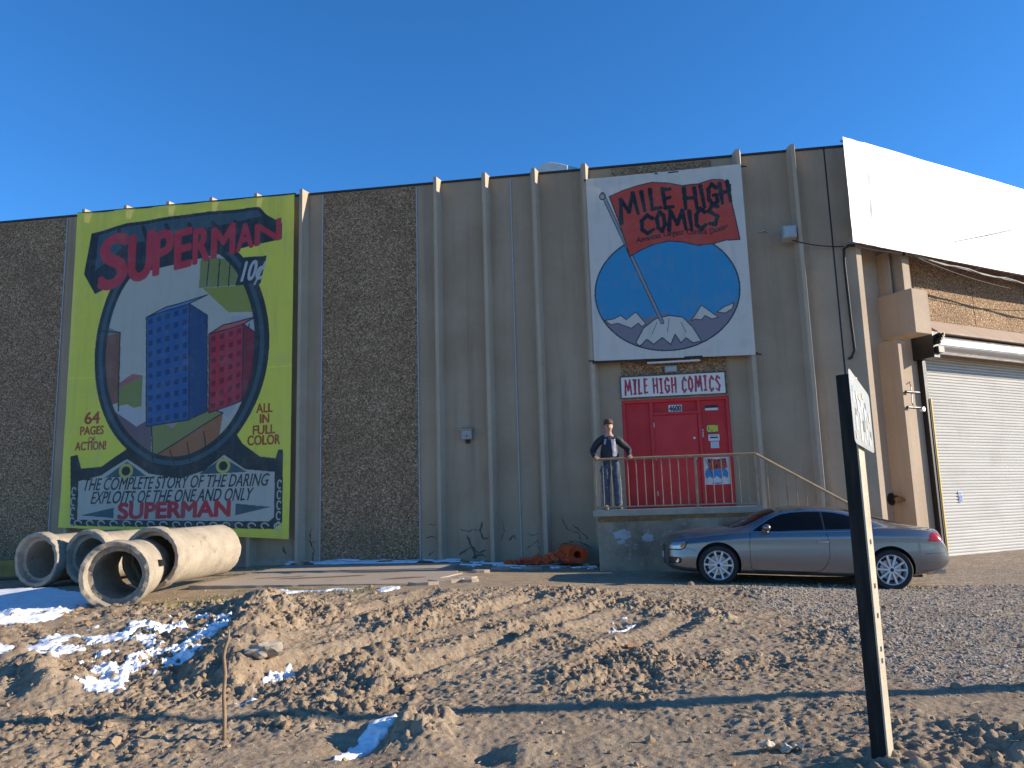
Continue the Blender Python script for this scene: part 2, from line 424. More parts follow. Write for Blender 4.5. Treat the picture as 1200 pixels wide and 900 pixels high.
def ground_mat():
    t = NT('bare_soil'); v = t.coord()
    at = t.n('ShaderNodeAttribute', attribute_name='Col'); sp = t.n('ShaderNodeSeparateColor'); t.l(at.outputs[0], sp.inputs[0])
    big = t.noise(v, .7, 6, .65, .4); mid = t.noise(v, 5, 6, .7); fine = t.noise(v, 42, 4, .75); grit = t.noise(v, 130, 3, .7)
    soil = t.mix(t.maprange(big, .35, .65), (.42, .32, .215), (.33, .247, .165))
    soil = t.mix(t.maprange(mid, .45, .72, 0, .7), soil, (.18, .122, .075))
    soil = t.mix(t.maprange(fine, .5, .72, 0, .55), soil, (.54, .43, .30))
    soil = t.mix(t.maprange(grit, .52, .7, 0, .5), soil, (.13, .09, .055))
    soil = t.mix(t.math('MULTIPLY', sp.outputs[2], t.maprange(mid, .4, .6, 0, .35)), soil, (.19, .125, .075))
    vo = t.voro(v, 34); s2 = t.n('ShaderNodeSeparateColor'); t.l(vo.outputs['Color'], s2.inputs[0])
    gr = t.ramp(s2.outputs[0], [(0, (.18, .14, .10)), (.4, (.36, .29, .215)), (.75, (.48, .40, .315)), (1, (.62, .55, .46))])
    gr = t.mix(t.maprange(mid, .42, .62, 0, .75), gr, (.30, .215, .135))
    gr = t.mix(t.maprange(big, .4, .62, 0, .35), gr, (.24, .19, .14))
    c = t.mix(t.maprange(t.math('ADD', sp.outputs[0], t.maprange(mid, .3, .7, -.25, .25)), .35, .6), soil, gr)
    gs = t.mix(t.maprange(fine, .4, .6), (.12, .13, .045), (.25, .2, .09))
    c = t.mix(t.maprange(t.math('ADD', sp.outputs[1], t.maprange(fine, .3, .7, -.35, .25)), .35, .75, 0, .8), c, gs)
    h = t.math('ADD', t.math('MULTIPLY', fine, .5), t.math('MULTIPLY', grit, .3))
    n = t.bump(h, .9, .03)
    n = t.bump(t.math('MULTIPLY', t.maprange(vo.outputs['Distance'], .1, .8, 1, 0), sp.outputs[0]), .6, .02, n)
    return t.set(c, .95, 0, n, .12)
M['ground'] = ground_mat()
ground = link('ground', gme, M['ground'], fix=False); ground['kind'] = 'structure'

# ---- snow left in the hollows and along the wall
def in_poly(x, y, poly):
    r = np.zeros(x.shape, bool); n = len(poly)
    for i in range(n):
        x1, y1 = poly[i]; x2, y2 = poly[(i+1) % n]
        if y1 == y2: continue
        c = ((y1 > y) != (y2 > y)) & (x < (x2-x1)*(y-y1)/(y2-y1) + x1); r ^= c
    return r
wob = (GX + .16*gnoise(GX*2.4, GY*2.4, 71) + .06*gnoise(GX*9, GY*9, 72), GY + .2*gnoise(GX*2.4, GY*2.4, 73) + .08*gnoise(GX*9, GY*9, 74))
lo = ground_full(GX, GY) - gz(GX, GY)
sm = in_poly(*wob, [(-7.6,10.3),(-12,13),(-12,15.3),(-8.9,15.6),(-7.2,14.0),(-6.7,12.7),(-6.5,11.3)])
patch = in_poly(*wob, [(-6.3,9.5),(-5.9,10.6),(-5.0,11.0),(-4.1,11.0),(-3.5,10.2),(-3.5,9.1),(-3.8,7.9),(-4.4,8.0),(-4.6,8.9)])
sm |= patch & (gnoise(GX*2.6, GY*2.6, 75) + .4*gnoise(GX*7, GY*7, 76) + .3*gnoise(GX*17, GY*17, 77) < -.06)
sm |= in_poly(GX + .05*gnoise(GX*7, GY*7, 77), GY, [(-1.36,5.98),(-1.36,6.2),(-1.2,6.75),(-1.0,6.8),(-1.06,6.4)])
sm |= in_poly(*wob, [(1.0,9.75),(1.2,9.7),(1.55,10.7),(1.4,10.8)]) & (gnoise(GX*5, GY*5, 78) < .15)
sm |= in_poly(GX + .04*gnoise(GX*8, GY*8, 79), GY, [(-2.6,8.3),(-2.45,8.2),(-2.3,8.55),(-2.42,8.7)])
sm |= in_poly(GX + .04*gnoise(GX*8, GY*8, 79), GY, [(-2.6,7.5),(-2.4,7.5),(-2.38,7.75),(-2.55,7.75)])
sm |= in_poly(*wob, [(-4.0,13.0),(-2.0,12.75),(-1.9,13.15),(-4.0,13.45)]) & (gnoise(GX*2.6, GY*4, 80) < .05)
sm |= (GX > -1.2) & (GX < 1.6) & (GY > 15.9 - .1*GX) & (GY < 17.2 - .15*GX) & (gnoise(GX*2.2, GY*3.5, 81) + .3*gnoise(GX*7, GY*7, 83) > .05 + .2*sstep(.4, 1.4, np.abs(GX - .2)))
sm &= ~far
thick = .022 + .012*gnoise(GX*3, GY*3, 82)
inner = sm.copy()
inner[1:] &= sm[:-1]; inner[:-1] &= sm[1:]; inner[:, 1:] &= sm[:, :-1]; inner[:, :-1] &= sm[:, 1:]
smooth_h = np.where(inner, GZ + thick, GZ - .006)
t = NT('old_snow'); v = t.coord()
c = t.mix(t.maprange(t.noise(v, 6, 5, .7), .52, .72, 0, .55), (.82, .84, .87), (.42, .35, .27))
t.b.inputs['Subsurface Weight'].default_value = 0.0
M['snow'] = t.set(c, .6, 0, t.bump(t.noise(v, 25, 4, .7), .4, .02), .3)
snow = link('snow', grid_mesh('snow', GX, GY, smooth_h, sm), M['snow'], fix=False); snow['kind'] = 'stuff'

# ---- stones and clods as one mass each
def ico_variants(k, sub=1):
    out = []
    for i in range(k):
        bm = bmesh.new(); bmesh.ops.create_icosphere(bm, subdivisions=sub, radius=1)
        sc = Vector((random.uniform(.8, 1.3), random.uniform(.7, 1.1), random.uniform(.5, .85)))
        for v in bm.verts:
            v.co *= random.uniform(.68, 1.22); v.co = Vector((v.co.x*sc.x, v.co.y*sc.y, v.co.z*sc.z))
        bm.verts.index_update()
        out.append((np.array([v.co[:] for v in bm.verts]), np.array([[v.index for v in f.verts] for f in bm.faces])))
        bm.free()
    return out
def scatter(name, px, py, size, sub, mat, sink=.25, smooth=False):
    var = ico_variants(8, sub); V = []; F = []; n = 0
    pz = ground_full(px, py)
    which = rng.integers(0, 8, len(px)); ang = rng.uniform(0, 6.28, len(px))
    for k in range(8):
        vv, ff = var[k]; sel = np.where(which == k)[0]
        if not len(sel): continue
        ca, sa = np.cos(ang[sel])[:, None], np.sin(ang[sel])[:, None]
        X = (vv[None, :, 0]*ca - vv[None, :, 1]*sa) * size[sel][:, None] + px[sel][:, None]
        Y = (vv[None, :, 0]*sa + vv[None, :, 1]*ca) * size[sel][:, None] + py[sel][:, None]
        Z = vv[None, :, 2] * size[sel][:, None] + (pz[sel] + size[sel]*sink)[:, None]
        V.append(np.stack([X, Y, Z], -1).reshape(-1, 3))
        F.append((ff[None] + (n + np.arange(len(sel))*len(vv))[:, None, None]).reshape(-1, 3)); n += len(sel)*len(vv)
    V = np.concatenate(V); F = np.concatenate(F)
    me = bpy.data.meshes.new(name)
    me.vertices.add(len(V)); me.vertices.foreach_set('co', V.astype(np.float32).ravel())
    me.loops.add(len(F)*3); me.loops.foreach_set('vertex_index', F.astype(np.int32).ravel())
    me.polygons.add(len(F)); me.polygons.foreach_set('loop_start', np.arange(0, len(F)*3, 3, dtype=np.int32))
    me.polygons.foreach_set('loop_total', np.full(len(F), 3, dtype=np.int32))
    me.polygons.foreach_set('use_smooth', np.full(len(F), smooth)); me.update(calc_edges=True)
    o = link(name, me, mat, fix=False); o['kind'] = 'stuff'; return o
M['clod'] = worn('dirt_clod', (.40, .285, .18), (.28, .195, .12), 4, .95, 0, .6, 40, .02, (.5, .38, .26), .1)
M['stone'] = worn('gravel_stone', (.44, .37, .29), (.29, .24, .18), 9, .9, 0, .3, 60, .01, (.58, .51, .43), .2)
n = 30000
px = rng.uniform(-7.5, 5.2, n); py = 4.4 + 9*rng.random(n)**1.2
keepm = (rng.random(n) < .06 + .94*rough_w(px, py)**1.4) & (gnoise(px*1.6, py*1.6, 90) > -.1 - .3*rng.random(n)) & (np.abs(px) < py*.72)
px, py = px[keepm], py[keepm]
size = .008 + .02*rng.random(len(px))**4 + .045*rng.random(len(px))**18
scatter('dirt_clods', px, py, size, 1, M['clod'], .15)
n = 16000
px = rng.uniform(2.4, 9.5, n); py = rng.uniform(6.2, 13.2, n)
keepm = (rng.random(n) < gravel_w(px, py)) & (px < py*.72)
px, py = px[keepm], py[keepm]
scatter('gravel', px, py, .008 + .012*rng.random(len(px))**2 + .02*rng.random(len(px))**16, 1, M['stone'], .2)
# light pebbles strewn over the dirt
n = 1500
px = rng.uniform(-6, 4.5, n); py = rng.uniform(4.5, 14.5, n); k = np.abs(px) < py*.72
scatter('pebbles', px[k], py[k], .006 + .014*rng.random(k.sum())**3, 1, M['stone'], .2)

# ---- dry straw and twigs lying about
m_ = MB()
for i in range(420):
    y = random.uniform(4.9, 13.0); x = random.uniform(-.66, .6)*y
    if gravel_w(np.array([x]), np.array([y]))[0] > .6 and random.random() < .6: continue
    a = random.uniform(0, 2*pi); L = random.uniform(.03, .13); z = gh(x, y) + .008
    b = (x + L*cos(a), y + L*sin(a)); zb_ = gh(*b) + random.uniform(.004, .03)
    m_.tube([(x, y, z), ((x+b[0])/2 + random.gauss(0, .006), (y+b[1])/2, (z+zb_)/2 + .006), (b[0], b[1], zb_)], random.uniform(.0018, .0042), 4)
st_ = m_.build('straw', worn('dry_straw', (.50, .38, .22), (.30, .21, .12), 5, .8, 0, 0)); st_['kind'] = 'stuff'

# ---- thin grass near the pipes and the slab
gv, gf = [], []
for i in range(2600):
    c = random.choice([(-4.2, 13.0, .8), (-5.15, 15.6, .4), (-4.9, 12.4, .6), (-4.6, 16.6, .4), (-2.6, 12.9, .35)])
    x, y = random.gauss(c[0], c[2]*.8), random.gauss(c[1], c[2]*.55)
    if -6.0 < x < -4.7 and y < 15 and x < -5.15: continue
    if x > -4.95 and 13.7 < y < 17: continue
    z = gh(x, y); a = random.uniform(0, 6.28); h = random.uniform(.02, .075); w = .004
    lx, ly = random.gauss(0, .03), random.gauss(0, .03); n = len(gv)
    gv += [(x - w*cos(a), y - w*sin(a), z - .01), (x + w*cos(a), y + w*sin(a), z - .01), (x + lx, y + ly, z + h)]
    gf.append((n, n+1, n+2))
gme2 = bpy.data.meshes.new('grass'); gme2.from_pydata(gv, [], gf)
gr = link('grass', gme2, worn('dry_green_grass', (.12, .14, .04), (.26, .22, .09), 3, .8, 0, 0), fix=False); gr['kind'] = 'stuff'

# ================================================================== the warehouse
bld = thing('warehouse', 'long tan concrete warehouse with vertical fins, pebbled panels and a red entrance', 'warehouse', (0, 0, 0), 'F')
TOP, GB = 9.1, -.4
DL, DR, DB, DT = 2.37, 4.62, 1.49, 3.80         # entrance opening
w = MB()
w.box(-30, DL, 0, .3, GB, TOP); w.box(DR, SC, 0, .3, GB, TOP); w.box(DL, DR, 0, .3, DT, TOP); w.box(DL, DR, 0, .3, GB, DB)
w.build('wall', M['wall'], bld)
rw_ = MB()                                       # right facade, half a metre behind its fin fronts
ROFF, OL, OR, OT = .5, 2.52, 8.3, 4.75
rw_.box(0.0, .16, 0, .62, GB, TOP)
rw_.box(.16, OL, ROFF, ROFF+.3, GB, TOP); rw_.box(OR, 16, ROFF, ROFF+.3, GB, TOP); rw_.box(OL, OR, ROFF, ROFF+.3, OT, TOP)
rw_.xf(R2F).build('wall', M['wall_right'], bld)
rf = MB(); rf.prism([(-30, .3), (SC, .3), (SC + 14, 11.5), (SC + 10, 26), (-30, 26)], TOP - .35, TOP - .05)
rf.build('roof', M['coping'], bld)
bk = MB(); bk.box(-30, -29.7, .3, 26, GB, TOP-.4); bk.box(-29.7, SC + 9, 25.7, 26, GB, TOP-.4); bk.build('wall', M['wall'], bld)
cp = MB(); cp.box(-30, SC - .02, -.035, .33, TOP, TOP + .045); cp.build('coping', M['coping'], bld)
cp = MB(); cp.box(.0, 16, ROFF - .04, ROFF + .33, TOP, TOP + .045); cp.xf(R2F).build('coping', M['coping'], bld)
def fin(s, top=9.17, base=.40, d=.25, wf=.075, wb=.2):
    m = MB(); poly = [(s - wb/2, .0), (s - wf/2, -d), (s + wf/2, -d), (s + wb/2, .0)]
    m.prism(poly, base, top); return m.build('fin', M['fin'], bld)
for s in (-10.5, -9.38, -8.26, -7.14, -6.0, -4.86, -1.62, -.48, .66, 1.8, 5.15, 6.3): fin(s)
def panel(s0, s1, z0, z1, mat=M['pebble']):
    m = MB(); m.box(s0, s1, -.018, .05, z0, z1); m.build('pebble_panel', mat, bld)
panel(-4.39, -2.14, .40, TOP - .03); panel(-17.9, -11.12, .40, TOP - .03); panel(DL + .03, DR - .02, DT + .02, TOP - .03)
panel(-24.8, -18.0, .40, TOP - .03)
for s in (-11.1, -4.41, -2.12, .1): MB().box(s - .014, s + .014, -.022, .01, .42, TOP - .04).build('joint_seal', M['seal'], bld)
j = MB(); j.box(6.985, 7.015, -.006, .02, .3, TOP); j.build('joint_gap', M['black'], bld)
fo = MB(); fo.box(-11.05, -5.0, -.06, .01, .3, .62); fo.build('plinth', M['dock_slab'], bld)

# cracked tar repairs at the foot of the wall
def crack(pts, wd):
    m = MB(); L = []
    for k in range(len(pts) - 1):
        a, b = Vector(pts[k]), Vector(pts[k+1]); nseg = max(2, int((b - a).length / .04))
        for i in range(nseg): L.append(a.lerp(b, i / nseg) + Vector((random.gauss(0, .012), random.gauss(0, .012))))
    L.append(Vector(pts[-1]))
    vs, fs = [], []
    for i, p in enumerate(L):
        d = (L[min(i+1, len(L)-1)] - L[max(i-1, 0)]).normalized(); nrm = Vector((-d.y, d.x))
        ww = .72 * wd * random.uniform(.25, 1.5) * (.3 if i in (0, len(L)-1) else 1)
        vs += [(p.x + nrm.x*ww, -.004, p.y + nrm.y*ww), (p.x - nrm.x*ww, -.004, p.y - nrm.y*ww)]
        if i: fs.append((2*i-2, 2*i-1, 2*i+1, 2*i))
    return m.add(vs, fs)
for pts, wd in (
  ([(-1.25,.62),(-1.0,.78),(-.85,.66),(-.66,.7)], .022), ([(-1.22,1.16),(-1.05,1.12),(-.82,1.15)], .014), ([(-1.1,1.02),(-1.0,.85),(-.92,.72),(-.9,.52)], .03),
  ([(-.74,1.32),(-.8,1.1),(-.72,.95),(-.6,.98)], .024), ([(-.98,.54),(-.8,.62),(-.66,.56)], .03), ([(-2.0,1.0),(-1.85,1.03),(-1.76,.98)], .025),
  ([(-1.95,1.3),(-1.76,1.28)], .01), ([(-1.95,.62),(-1.8,.72)], .02), ([(-4.62,1.3),(-4.66,1.0),(-4.55,.8),(-4.6,.5)], .022), ([(-4.6,1.0),(-4.48,.95)], .02),
  ([(-.3,1.4),(-.26,1.1),(-.34,.9)], .01), ([(-.2,.9),(-.05,1.0),(.02,.92)], .022), ([(.2,.7),(.45,.9),(.5,.6)], .012), ([(.18,1.0),(.5,1.02)], .008),
  ([(.95,1.4),(1.1,1.1),(1.35,1.0),(1.4,.75)], .012), ([(1.2,1.2),(1.55,.9)], .014), ([(.9,.8),(1.3,.85),(1.6,.7)], .014), ([(-5.3,.9),(-5.2,.7)], .03)):
    crack(pts, wd).build('crack_repair', M['tar'], bld)

# ---- entrance
fr = MB()
y0 = .07
fr.box(DL, DL+.07, .02, .14, DB, DT); fr.box(DR-.07, DR, .02, .14, DB, DT); fr.box(DL+.07, DR-.07, .02, .14, DT-.07, DT)
fr.box(2.955, 3.025, .02, .14, DB, DT-.07); fr.box(3.955, 4.025, .02, .14, DB, DT-.07); fr.box(3.025, 3.955, .02, .14, 3.455, 3.515)
frame = fr.build('door_frame', M['red2'], bld, bevel=.006)
for a, b, z0, z1 in ((DL+.07, 2.955, DB, DT-.07), (4.025, DR-.07, DB, DT-.07), (3.025, 3.955, 3.515, DT-.07)):
    m = MB(); m.box(a, b, .085, .12, z0, z1); m.build('side_panel', M['red'], frame)
door = MB().box(3.03, 3.95, .06, .11, DB + .01, 3.45).build('door', M['red2'], bld, bevel=.004)
kn = MB(); kn.lathe([(.012, .0), (.012, -.03), (.032, -.035), (.034, -.055), (.02, -.068), (.001, -.07)], 16, 'y', (3.86, .06, 2.5)); kn.build('knob', M['steel'], door, smooth=True)
kn = MB(); kn.lathe([(.026, .0), (.026, -.012), (.001, -.014)], 16, 'y', (3.86, .06, 2.94)); kn.build('deadbolt', M['steel'], door)
for z in (1.75, 2.5, 3.2): MB().box(3.02, 3.045, .045, .062, z, z+.1).build('hinge', M['steel'], door)

# ---- roller door, its guide, barrel and header on the right facade
def rb(name, mb, mat, parent=bld, **k): return mb.xf(R2F).build(name, mat, parent, **k)
sl = MB(); zz = .22; pro = []
while zz < OT + .1:
    pro += [(ROFF+.16, zz), (ROFF+.135, zz+.018), (ROFF+.13, zz+.045), (ROFF+.15, zz+.066)]; zz += .07
n = len(pro)
vs = [(OL-.02, y, z) for y, z in pro] + [(OR+.02, y, z) for y, z in pro]
sl.add(vs, [(i, i+1, n+i+1, n+i) for i in range(n-1)])
t = NT('roller_slats'); v = t.coord(); a = t.noise(t.coord((.3, .3, 7)), 2, 3); b = t.noise(v, 1.2, 5, .6)
c = t.mix(t.maprange(a, .4, .65), (.46, .455, .43), (.52, .51, .485)); c = t.mix(t.maprange(b, .5, .75, 0, .45), c, (.34, .325, .30))
M['slats'] = t.set(c, .5, .1, t.bump(t.noise(v, 30, 3), .05, .01))
roll = rb('roller_door', sl, M['slats'])
bb = MB(); bb.box(OL-.01, OR, ROFF+.10, ROFF+.17, .17, .25); rb('bottom_bar', bb, M['steel'], roll)
gd = MB(); gd.box(OL-.13, OL-.02, ROFF-.13, ROFF-.004, .2, 5.0); gd.box(OL-.02, OL+.03, ROFF-.10, ROFF-.04, .2, 4.9)
rb('door_guide', gd, M['black'])
ye = MB(); ye.box(OL-.018, OL+.012, ROFF-.165, ROFF-.135, .35, 3.75); rb('guide_edge', ye, M['yellow'])
ba = MB(); ba.lathe([(.001, OL-.05), (.21, OL-.05), (.21, OR+.1), (.001, OR+.1)], 32, 'x', (0, ROFF-.3, 4.97)); rb('roller_barrel', ba, M['steel'])
br = MB()
br.box(OL-.26, OL-.06, ROFF-.52, ROFF-.004, 4.62, 5.2); br.box(OL-.2, OL-.0, ROFF-.6, ROFF-.3, 4.72, 4.86); br.box(OL-.1, OL+.02, ROFF-.62, ROFF-.2, 5.0, 5.16)
for k in range(4): br.box(OL-.2+.05*k, OL-.17+.05*k, ROFF-.66, ROFF-.5, 4.9+.06*k, 4.98+.06*k)
rb('barrel_bracket', br, M['black'])
hd = MB(); hd.prism([(ROFF, 5.2), (ROFF-.52, 5.19), (ROFF-.52, 5.225), (ROFF-.03, 5.62), (ROFF, 5.62)], OL-.05, OR+.2, 'x'); rb('header', hd, M['ply'])
pb = MB(); pb.box(OL+.02, 4.8, ROFF-.02, ROFF+.05, 5.63, TOP-.05); rb('pebble_panel', pb, M['pebble_light'])
pb = MB(); pb.box(4.82, 7.1, ROFF-.02, ROFF+.05, 5.63, TOP-.05); rb('pebble_panel', pb, M['pebble_light'])
pb = MB(); pb.box(7.12, 12, ROFF-.02, ROFF+.05, 5.63, TOP-.05); rb('pebble_panel', pb, M['pebble_light'])
def rfin(t0, t1, f, z0, z1):
    m = MB(); m.box(t0, t1, f, ROFF + .02, z0, z1); rb('fin', m, M['wall_right'])
rfin(1.06, 1.17, 0, .2, 4.92); rfin(1.34, 1.40, .22, 6.01, 6.98); rfin(1.50, 1.74, .0, 6.01, 7.0)
m = MB(); m.box(1.25, 1.80, -.32, ROFF + .01, 5.03, 6.0); rb('hood', m, M['wall_right'], bevel=.01)
m = MB(); m.box(.2, 2.3, ROFF-.03, ROFF+.02, -.2, .32); rb('plinth', m, M['dock_slab'])

# ================================================================== loading dock with its steps
DO = 1.6
dk = thing('loading_dock', 'stained concrete loading dock below the red entrance, with steps down to the right', 'loading dock', (3.3, -.8, .3), 'F')
sg = MB(); sg.box(1.74, 4.90, -DO - .03, -.02, 1.37, 1.49); sg.build('dock_slab', M['dock_slab'], dk, bevel=.012)
dw = MB(); dw.box(1.82, 4.84, -DO, -.03, -.1, 1.37); dw.build('dock_wall', M['dock'], dk)
an = MB(); an.box(1.83, 3.22, -DO - .012, -DO, 1.27, 1.365); an.box(3.22, 4.8, -DO-.008, -DO, 1.30, 1.365); an.build('edge_angle', M['rust'], dk)
for k in range(7):
    m = MB(); z1 = 1.49 - .165*(k+1); m.box(4.902 + .262*k, 5.163 + .262*k, -DO, -.25, -.1, z1); m.build('step', M['dock_slab'], dk)
M['smear'] = worn('pale_scuff', (.48, .47, .46), (.33, .31, .28), 5, .9)
for cx, cz, s0 in ((2.28, 1.02, .13), (2.75, .95, .10), (2.25, .88, .06)):
    m = MB(); pts = []
    for k in range(26):
        a = 2*pi*k/26; r = s0*(1 + .45*gnoise(np.array([cos(a)*1.7 + cx]), np.array([sin(a)*1.7]), 3)[0] + random.uniform(-.12, .12)); pts.append((cx + r*1.25*cos(a), cz + r*.7*sin(a)))
    m.add([(x, -DO - .003, z) for x, z in pts], [list(range(26))]); m.build('scuff', M['smear'], dk)

# ---- railing
rl = thing('railing', 'rusty tan iron railing along the dock edge that slopes down beside the steps', 'railing', (3.3, -DO + .05, 1.49), 'F')
yr = -DO + .06
tp = MB(); tp.tube([(1.78, yr, 2.468), (4.86, yr, 2.468)], .025, 10); tp.build('top_rail', M['rail'], rl)
m = MB(); L0, L1 = Vector((4.84, yr, 2.465)), Vector((6.75, yr, 1.29))
m.tube([L0, L1], .025, 8); m.build('top_rail', M['rail'], rl)
bt = MB(); bt.box(1.80, 4.84, yr-.012, yr+.012, 1.535, 1.56); bt.build('bottom_rail', M['rail'], rl)
def bal(s, z0, z1, r=.008):
    m = MB(); m.tube([(s, yr, z0), (s, yr, z1)], r*1.12, 10); return m
for s in (1.80, 3.72, 4.83): bal(s, 1.49, 2.45, .021).build('post', M['rail'], rl)
k = 0
for i in range(1, 19):
    s = 1.80 + i*.16
    if min(abs(s - 3.72), abs(s - 4.83)) > .05: bal(s, 1.558, 2.447).build('baluster', M['rail'], rl)
for i in range(1, 11):
    s = 4.86 + i*.17; zt = 2.465 - (s - 4.84)*.615
    bal(s, max(zt - .92, .35), zt - .01, .018 if i in (3, 7, 10) else .008).build('baluster', M['rail'], rl)

# ================================================================== flat printed sheets
_tx = {}
def text_tris(s, bold=0.0):
    if (s, bold) in _tx: return _tx[(s, bold)]
    def raw(body):
        cu = bpy.data.curves.new('t', 'FONT'); cu.body = body; cu.offset = bold; cu.resolution_u = 4
        ob = bpy.data.objects.new('t', cu); col.objects.link(ob)
        dg = bpy.context.evaluated_depsgraph_get(); dg.update(); ev = ob.evaluated_get(dg); me = ev.to_mesh()
        me.calc_loop_triangles()
        co = np.array([v.co[:2] for v in me.vertices]); tri = np.array([t.vertices[:] for t in me.loop_triangles])
        r = co[tri].copy(); ev.to_mesh_clear(); bpy.data.objects.remove(ob); bpy.data.curves.remove(cu); return r
    cap = raw('H')[..., 1].max(); T = raw(s)
    x0 = T[..., 0].min(); x1 = T[..., 0].max()
    T[..., 0] = (T[..., 0] - x0) / (x1 - x0); T[..., 1] /= cap
    _tx[(s, bold)] = (T, (x1 - x0) / cap); return _tx[(s, bold)]

class Canvas:
    """a printed sheet: grid of points along the wall (s) and up (z), coloured point by point"""
    def __init__(c, s0, s1, zb, zt, res, bgc):
        c.nx = int((s1 - s0) / res) + 1; h = zt[0] - zb[0]; c.ny = int(h / res) + 1
        u = np.linspace(0, 1, c.nx)[None]; v = np.linspace(0, 1, c.ny)[:, None]
        c.S = s0 + (s1 - s0) * u + 0 * v
        b = zb[0] + (zb[1] - zb[0]) * u; tpz = zt[0] + (zt[1] - zt[0]) * u
        c.Z = b + (tpz - b) * v
        c.C = np.zeros((c.ny, c.nx, 3)); c.C[:] = bgc; c.res = res
    def win(c, s0, s1, z0, z1):
        m = 2 * c.res
        a = np.searchsorted(c.S[0], s0 - m); b = np.searchsorted(c.S[0], s1 + m)
        zl = c.Z.min(1); zh = c.Z.max(1)
        r = np.where((zh >= z0 - m) & (zl <= z1 + m))[0]
        if not len(r): return slice(0, 0), slice(0, 0)
        return slice(r[0], r[-1] + 1), slice(a, b)
    def poly(c, P, colr):
        P = np.array(P, float); w = c.win(P[:, 0].min(), P[:, 0].max(), P[:, 1].min(), P[:, 1].max())
        m = in_poly(c.S[w], c.Z[w], P); c.C[w][m] = colr
    def ell(c, cx, cz, rx, rz, colr, n=90, inner=None):
        pts = [(cx + rx*cos(2*pi*k/n), cz + rz*sin(2*pi*k/n)) for k in range(n)]; c.poly(pts, colr)
    def stroke(c, P, wd, colr, w1=None):
        P = [np.array(p, float) for p in P]
        A = np.array(P); wm = max(wd, w1 or wd)
        w = c.win(A[:, 0].min() - wm, A[:, 0].max() + wm, A[:, 1].min() - wm, A[:, 1].max() + wm)
        X, Z = c.S[w], c.Z[w]; best = np.zeros(X.shape, bool)
        for i in range(len(P) - 1):
            a, b = P[i], P[i+1]; d = b - a; L2 = (d @ d) + 1e-12
            tt = np.clip(((X - a[0])*d[0] + (Z - a[1])*d[1]) / L2, 0, 1)
            dist = np.hypot(X - a[0] - tt*d[0], Z - a[1] - tt*d[1])
            f = (i + tt) / (len(P) - 1)
            best |= dist < (wd + ((w1 if w1 is not None else wd) - wd) * f) / 2
        c.C[w][best] = colr
    def text(c, s, p0, p1, h, colr, bold=0.0, shear=0.0):
        if bold:
            e = bold * (h or .2) * 1.6
            for ax_, az_ in ((-1, 0), (1, 0), (0, .8), (0, -.8), (-.7, .6), (.7, .6), (-.7, -.6), (.7, -.6)): c.text(s, (p0[0] + e*ax_, p0[1] + e*az_), (p1[0] + e*ax_, p1[1] + e*az_), h, colr, 0, shear)
            return
        T, asp = text_tris(s, 0.0); p0 = np.array(p0, float); p1 = np.array(p1, float); d = p1 - p0
        if h is None: h = np.hypot(*d) / asp
        X = p0[0] + T[..., 0]*d[0] + shear*T[..., 1]*h; Z = p0[1] + T[..., 0]*d[1] + T[..., 1]*h
        for k in range(len(X)):
            w = c.win(X[k].min(), X[k].max(), Z[k].min(), Z[k].max()); sx, sz = c.S[w], c.Z[w]
            if not sx.size: continue
            (x1, x2, x3), (z1, z2, z3) = X[k], Z[k]
            d1 = (sx-x2)*(z1-z2) - (x1-x2)*(sz-z2); d2 = (sx-x3)*(z2-z3) - (x2-x3)*(sz-z3); d3 = (sx-x1)*(z3-z1) - (x3-x1)*(sz-z1)
            m = ~(((d1 < 0) | (d2 < 0) | (d3 < 0)) & ((d1 > 0) | (d2 > 0) | (d3 > 0))); c.C[w][m] = colr
    def glyph(c, ch, p, wv, hv, colr, wd, serif=False):
        p = np.array(p, float); wv = np.array(wv, float); hv = np.array(hv, float)
        for L in GL[ch] + (GLS.get(ch, []) if serif else []):
            c.stroke([p + a*wv + b*hv for a, b in L], wd, colr, wd * .72)
    def build(c, name, mat, yfun, parent=None, base=(0, 0, 0), frame='F', back=None):
        Y = yfun(c.S, c.Z) * np.ones_like(c.S)
        me = grid_mesh(name, c.S - base[0], Y - base[1], c.Z - base[2], None, c.C)
        o = link(name, me, mat, parent, fix=False, base=base, frame=frame)
        return o
GL = {'M': [[(0,0),(.12,1)],[(.12,1),(.5,.3)],[(.5,.3),(.82,1)],[(.82,1),(1,0)]], 'I': [[(.5,1),(.5,0)]], 'L': [[(.12,1),(.05,0)],[(.05,.03),(.9,.06)]],
      'E': [[(.1,1),(.08,0)],[(.1,.97),(.9,.97)],[(.1,.5),(.75,.54)],[(.08,.03),(.92,.06)]], 'H': [[(.08,1),(.05,0)],[(.9,1),(.92,0)],[(.05,.5),(.92,.54)]],
      'G': [[(.92,.82),(.55,1)],[(.55,1),(.12,.78)],[(.12,.78),(.05,.28)],[(.05,.28),(.42,0)],[(.42,0),(.92,.14)],[(.92,.14),(.92,.48)],[(.92,.46),(.55,.46)]],
      'C': [[(.92,.8),(.55,1)],[(.55,1),(.1,.72)],[(.1,.72),(.08,.25)],[(.08,.25),(.45,0)],[(.45,0),(.95,.18)]],
      'O': [[(.5,1),(.08,.7)],[(.08,.7),(.1,.2)],[(.1,.2),(.48,0)],[(.48,0),(.92,.3)],[(.92,.3),(.88,.78)],[(.88,.78),(.5,1)]],
      'S': [[(.92,.86),(.45,1)],[(.45,1),(.1,.76)],[(.1,.76),(.86,.36)],[(.86,.36),(.6,.02)],[(.6,.02),(.05,.14)]]}
GLS = {'I': [[(.12,.98),(.88,.98)],[(.12,.02),(.88,.02)]]}

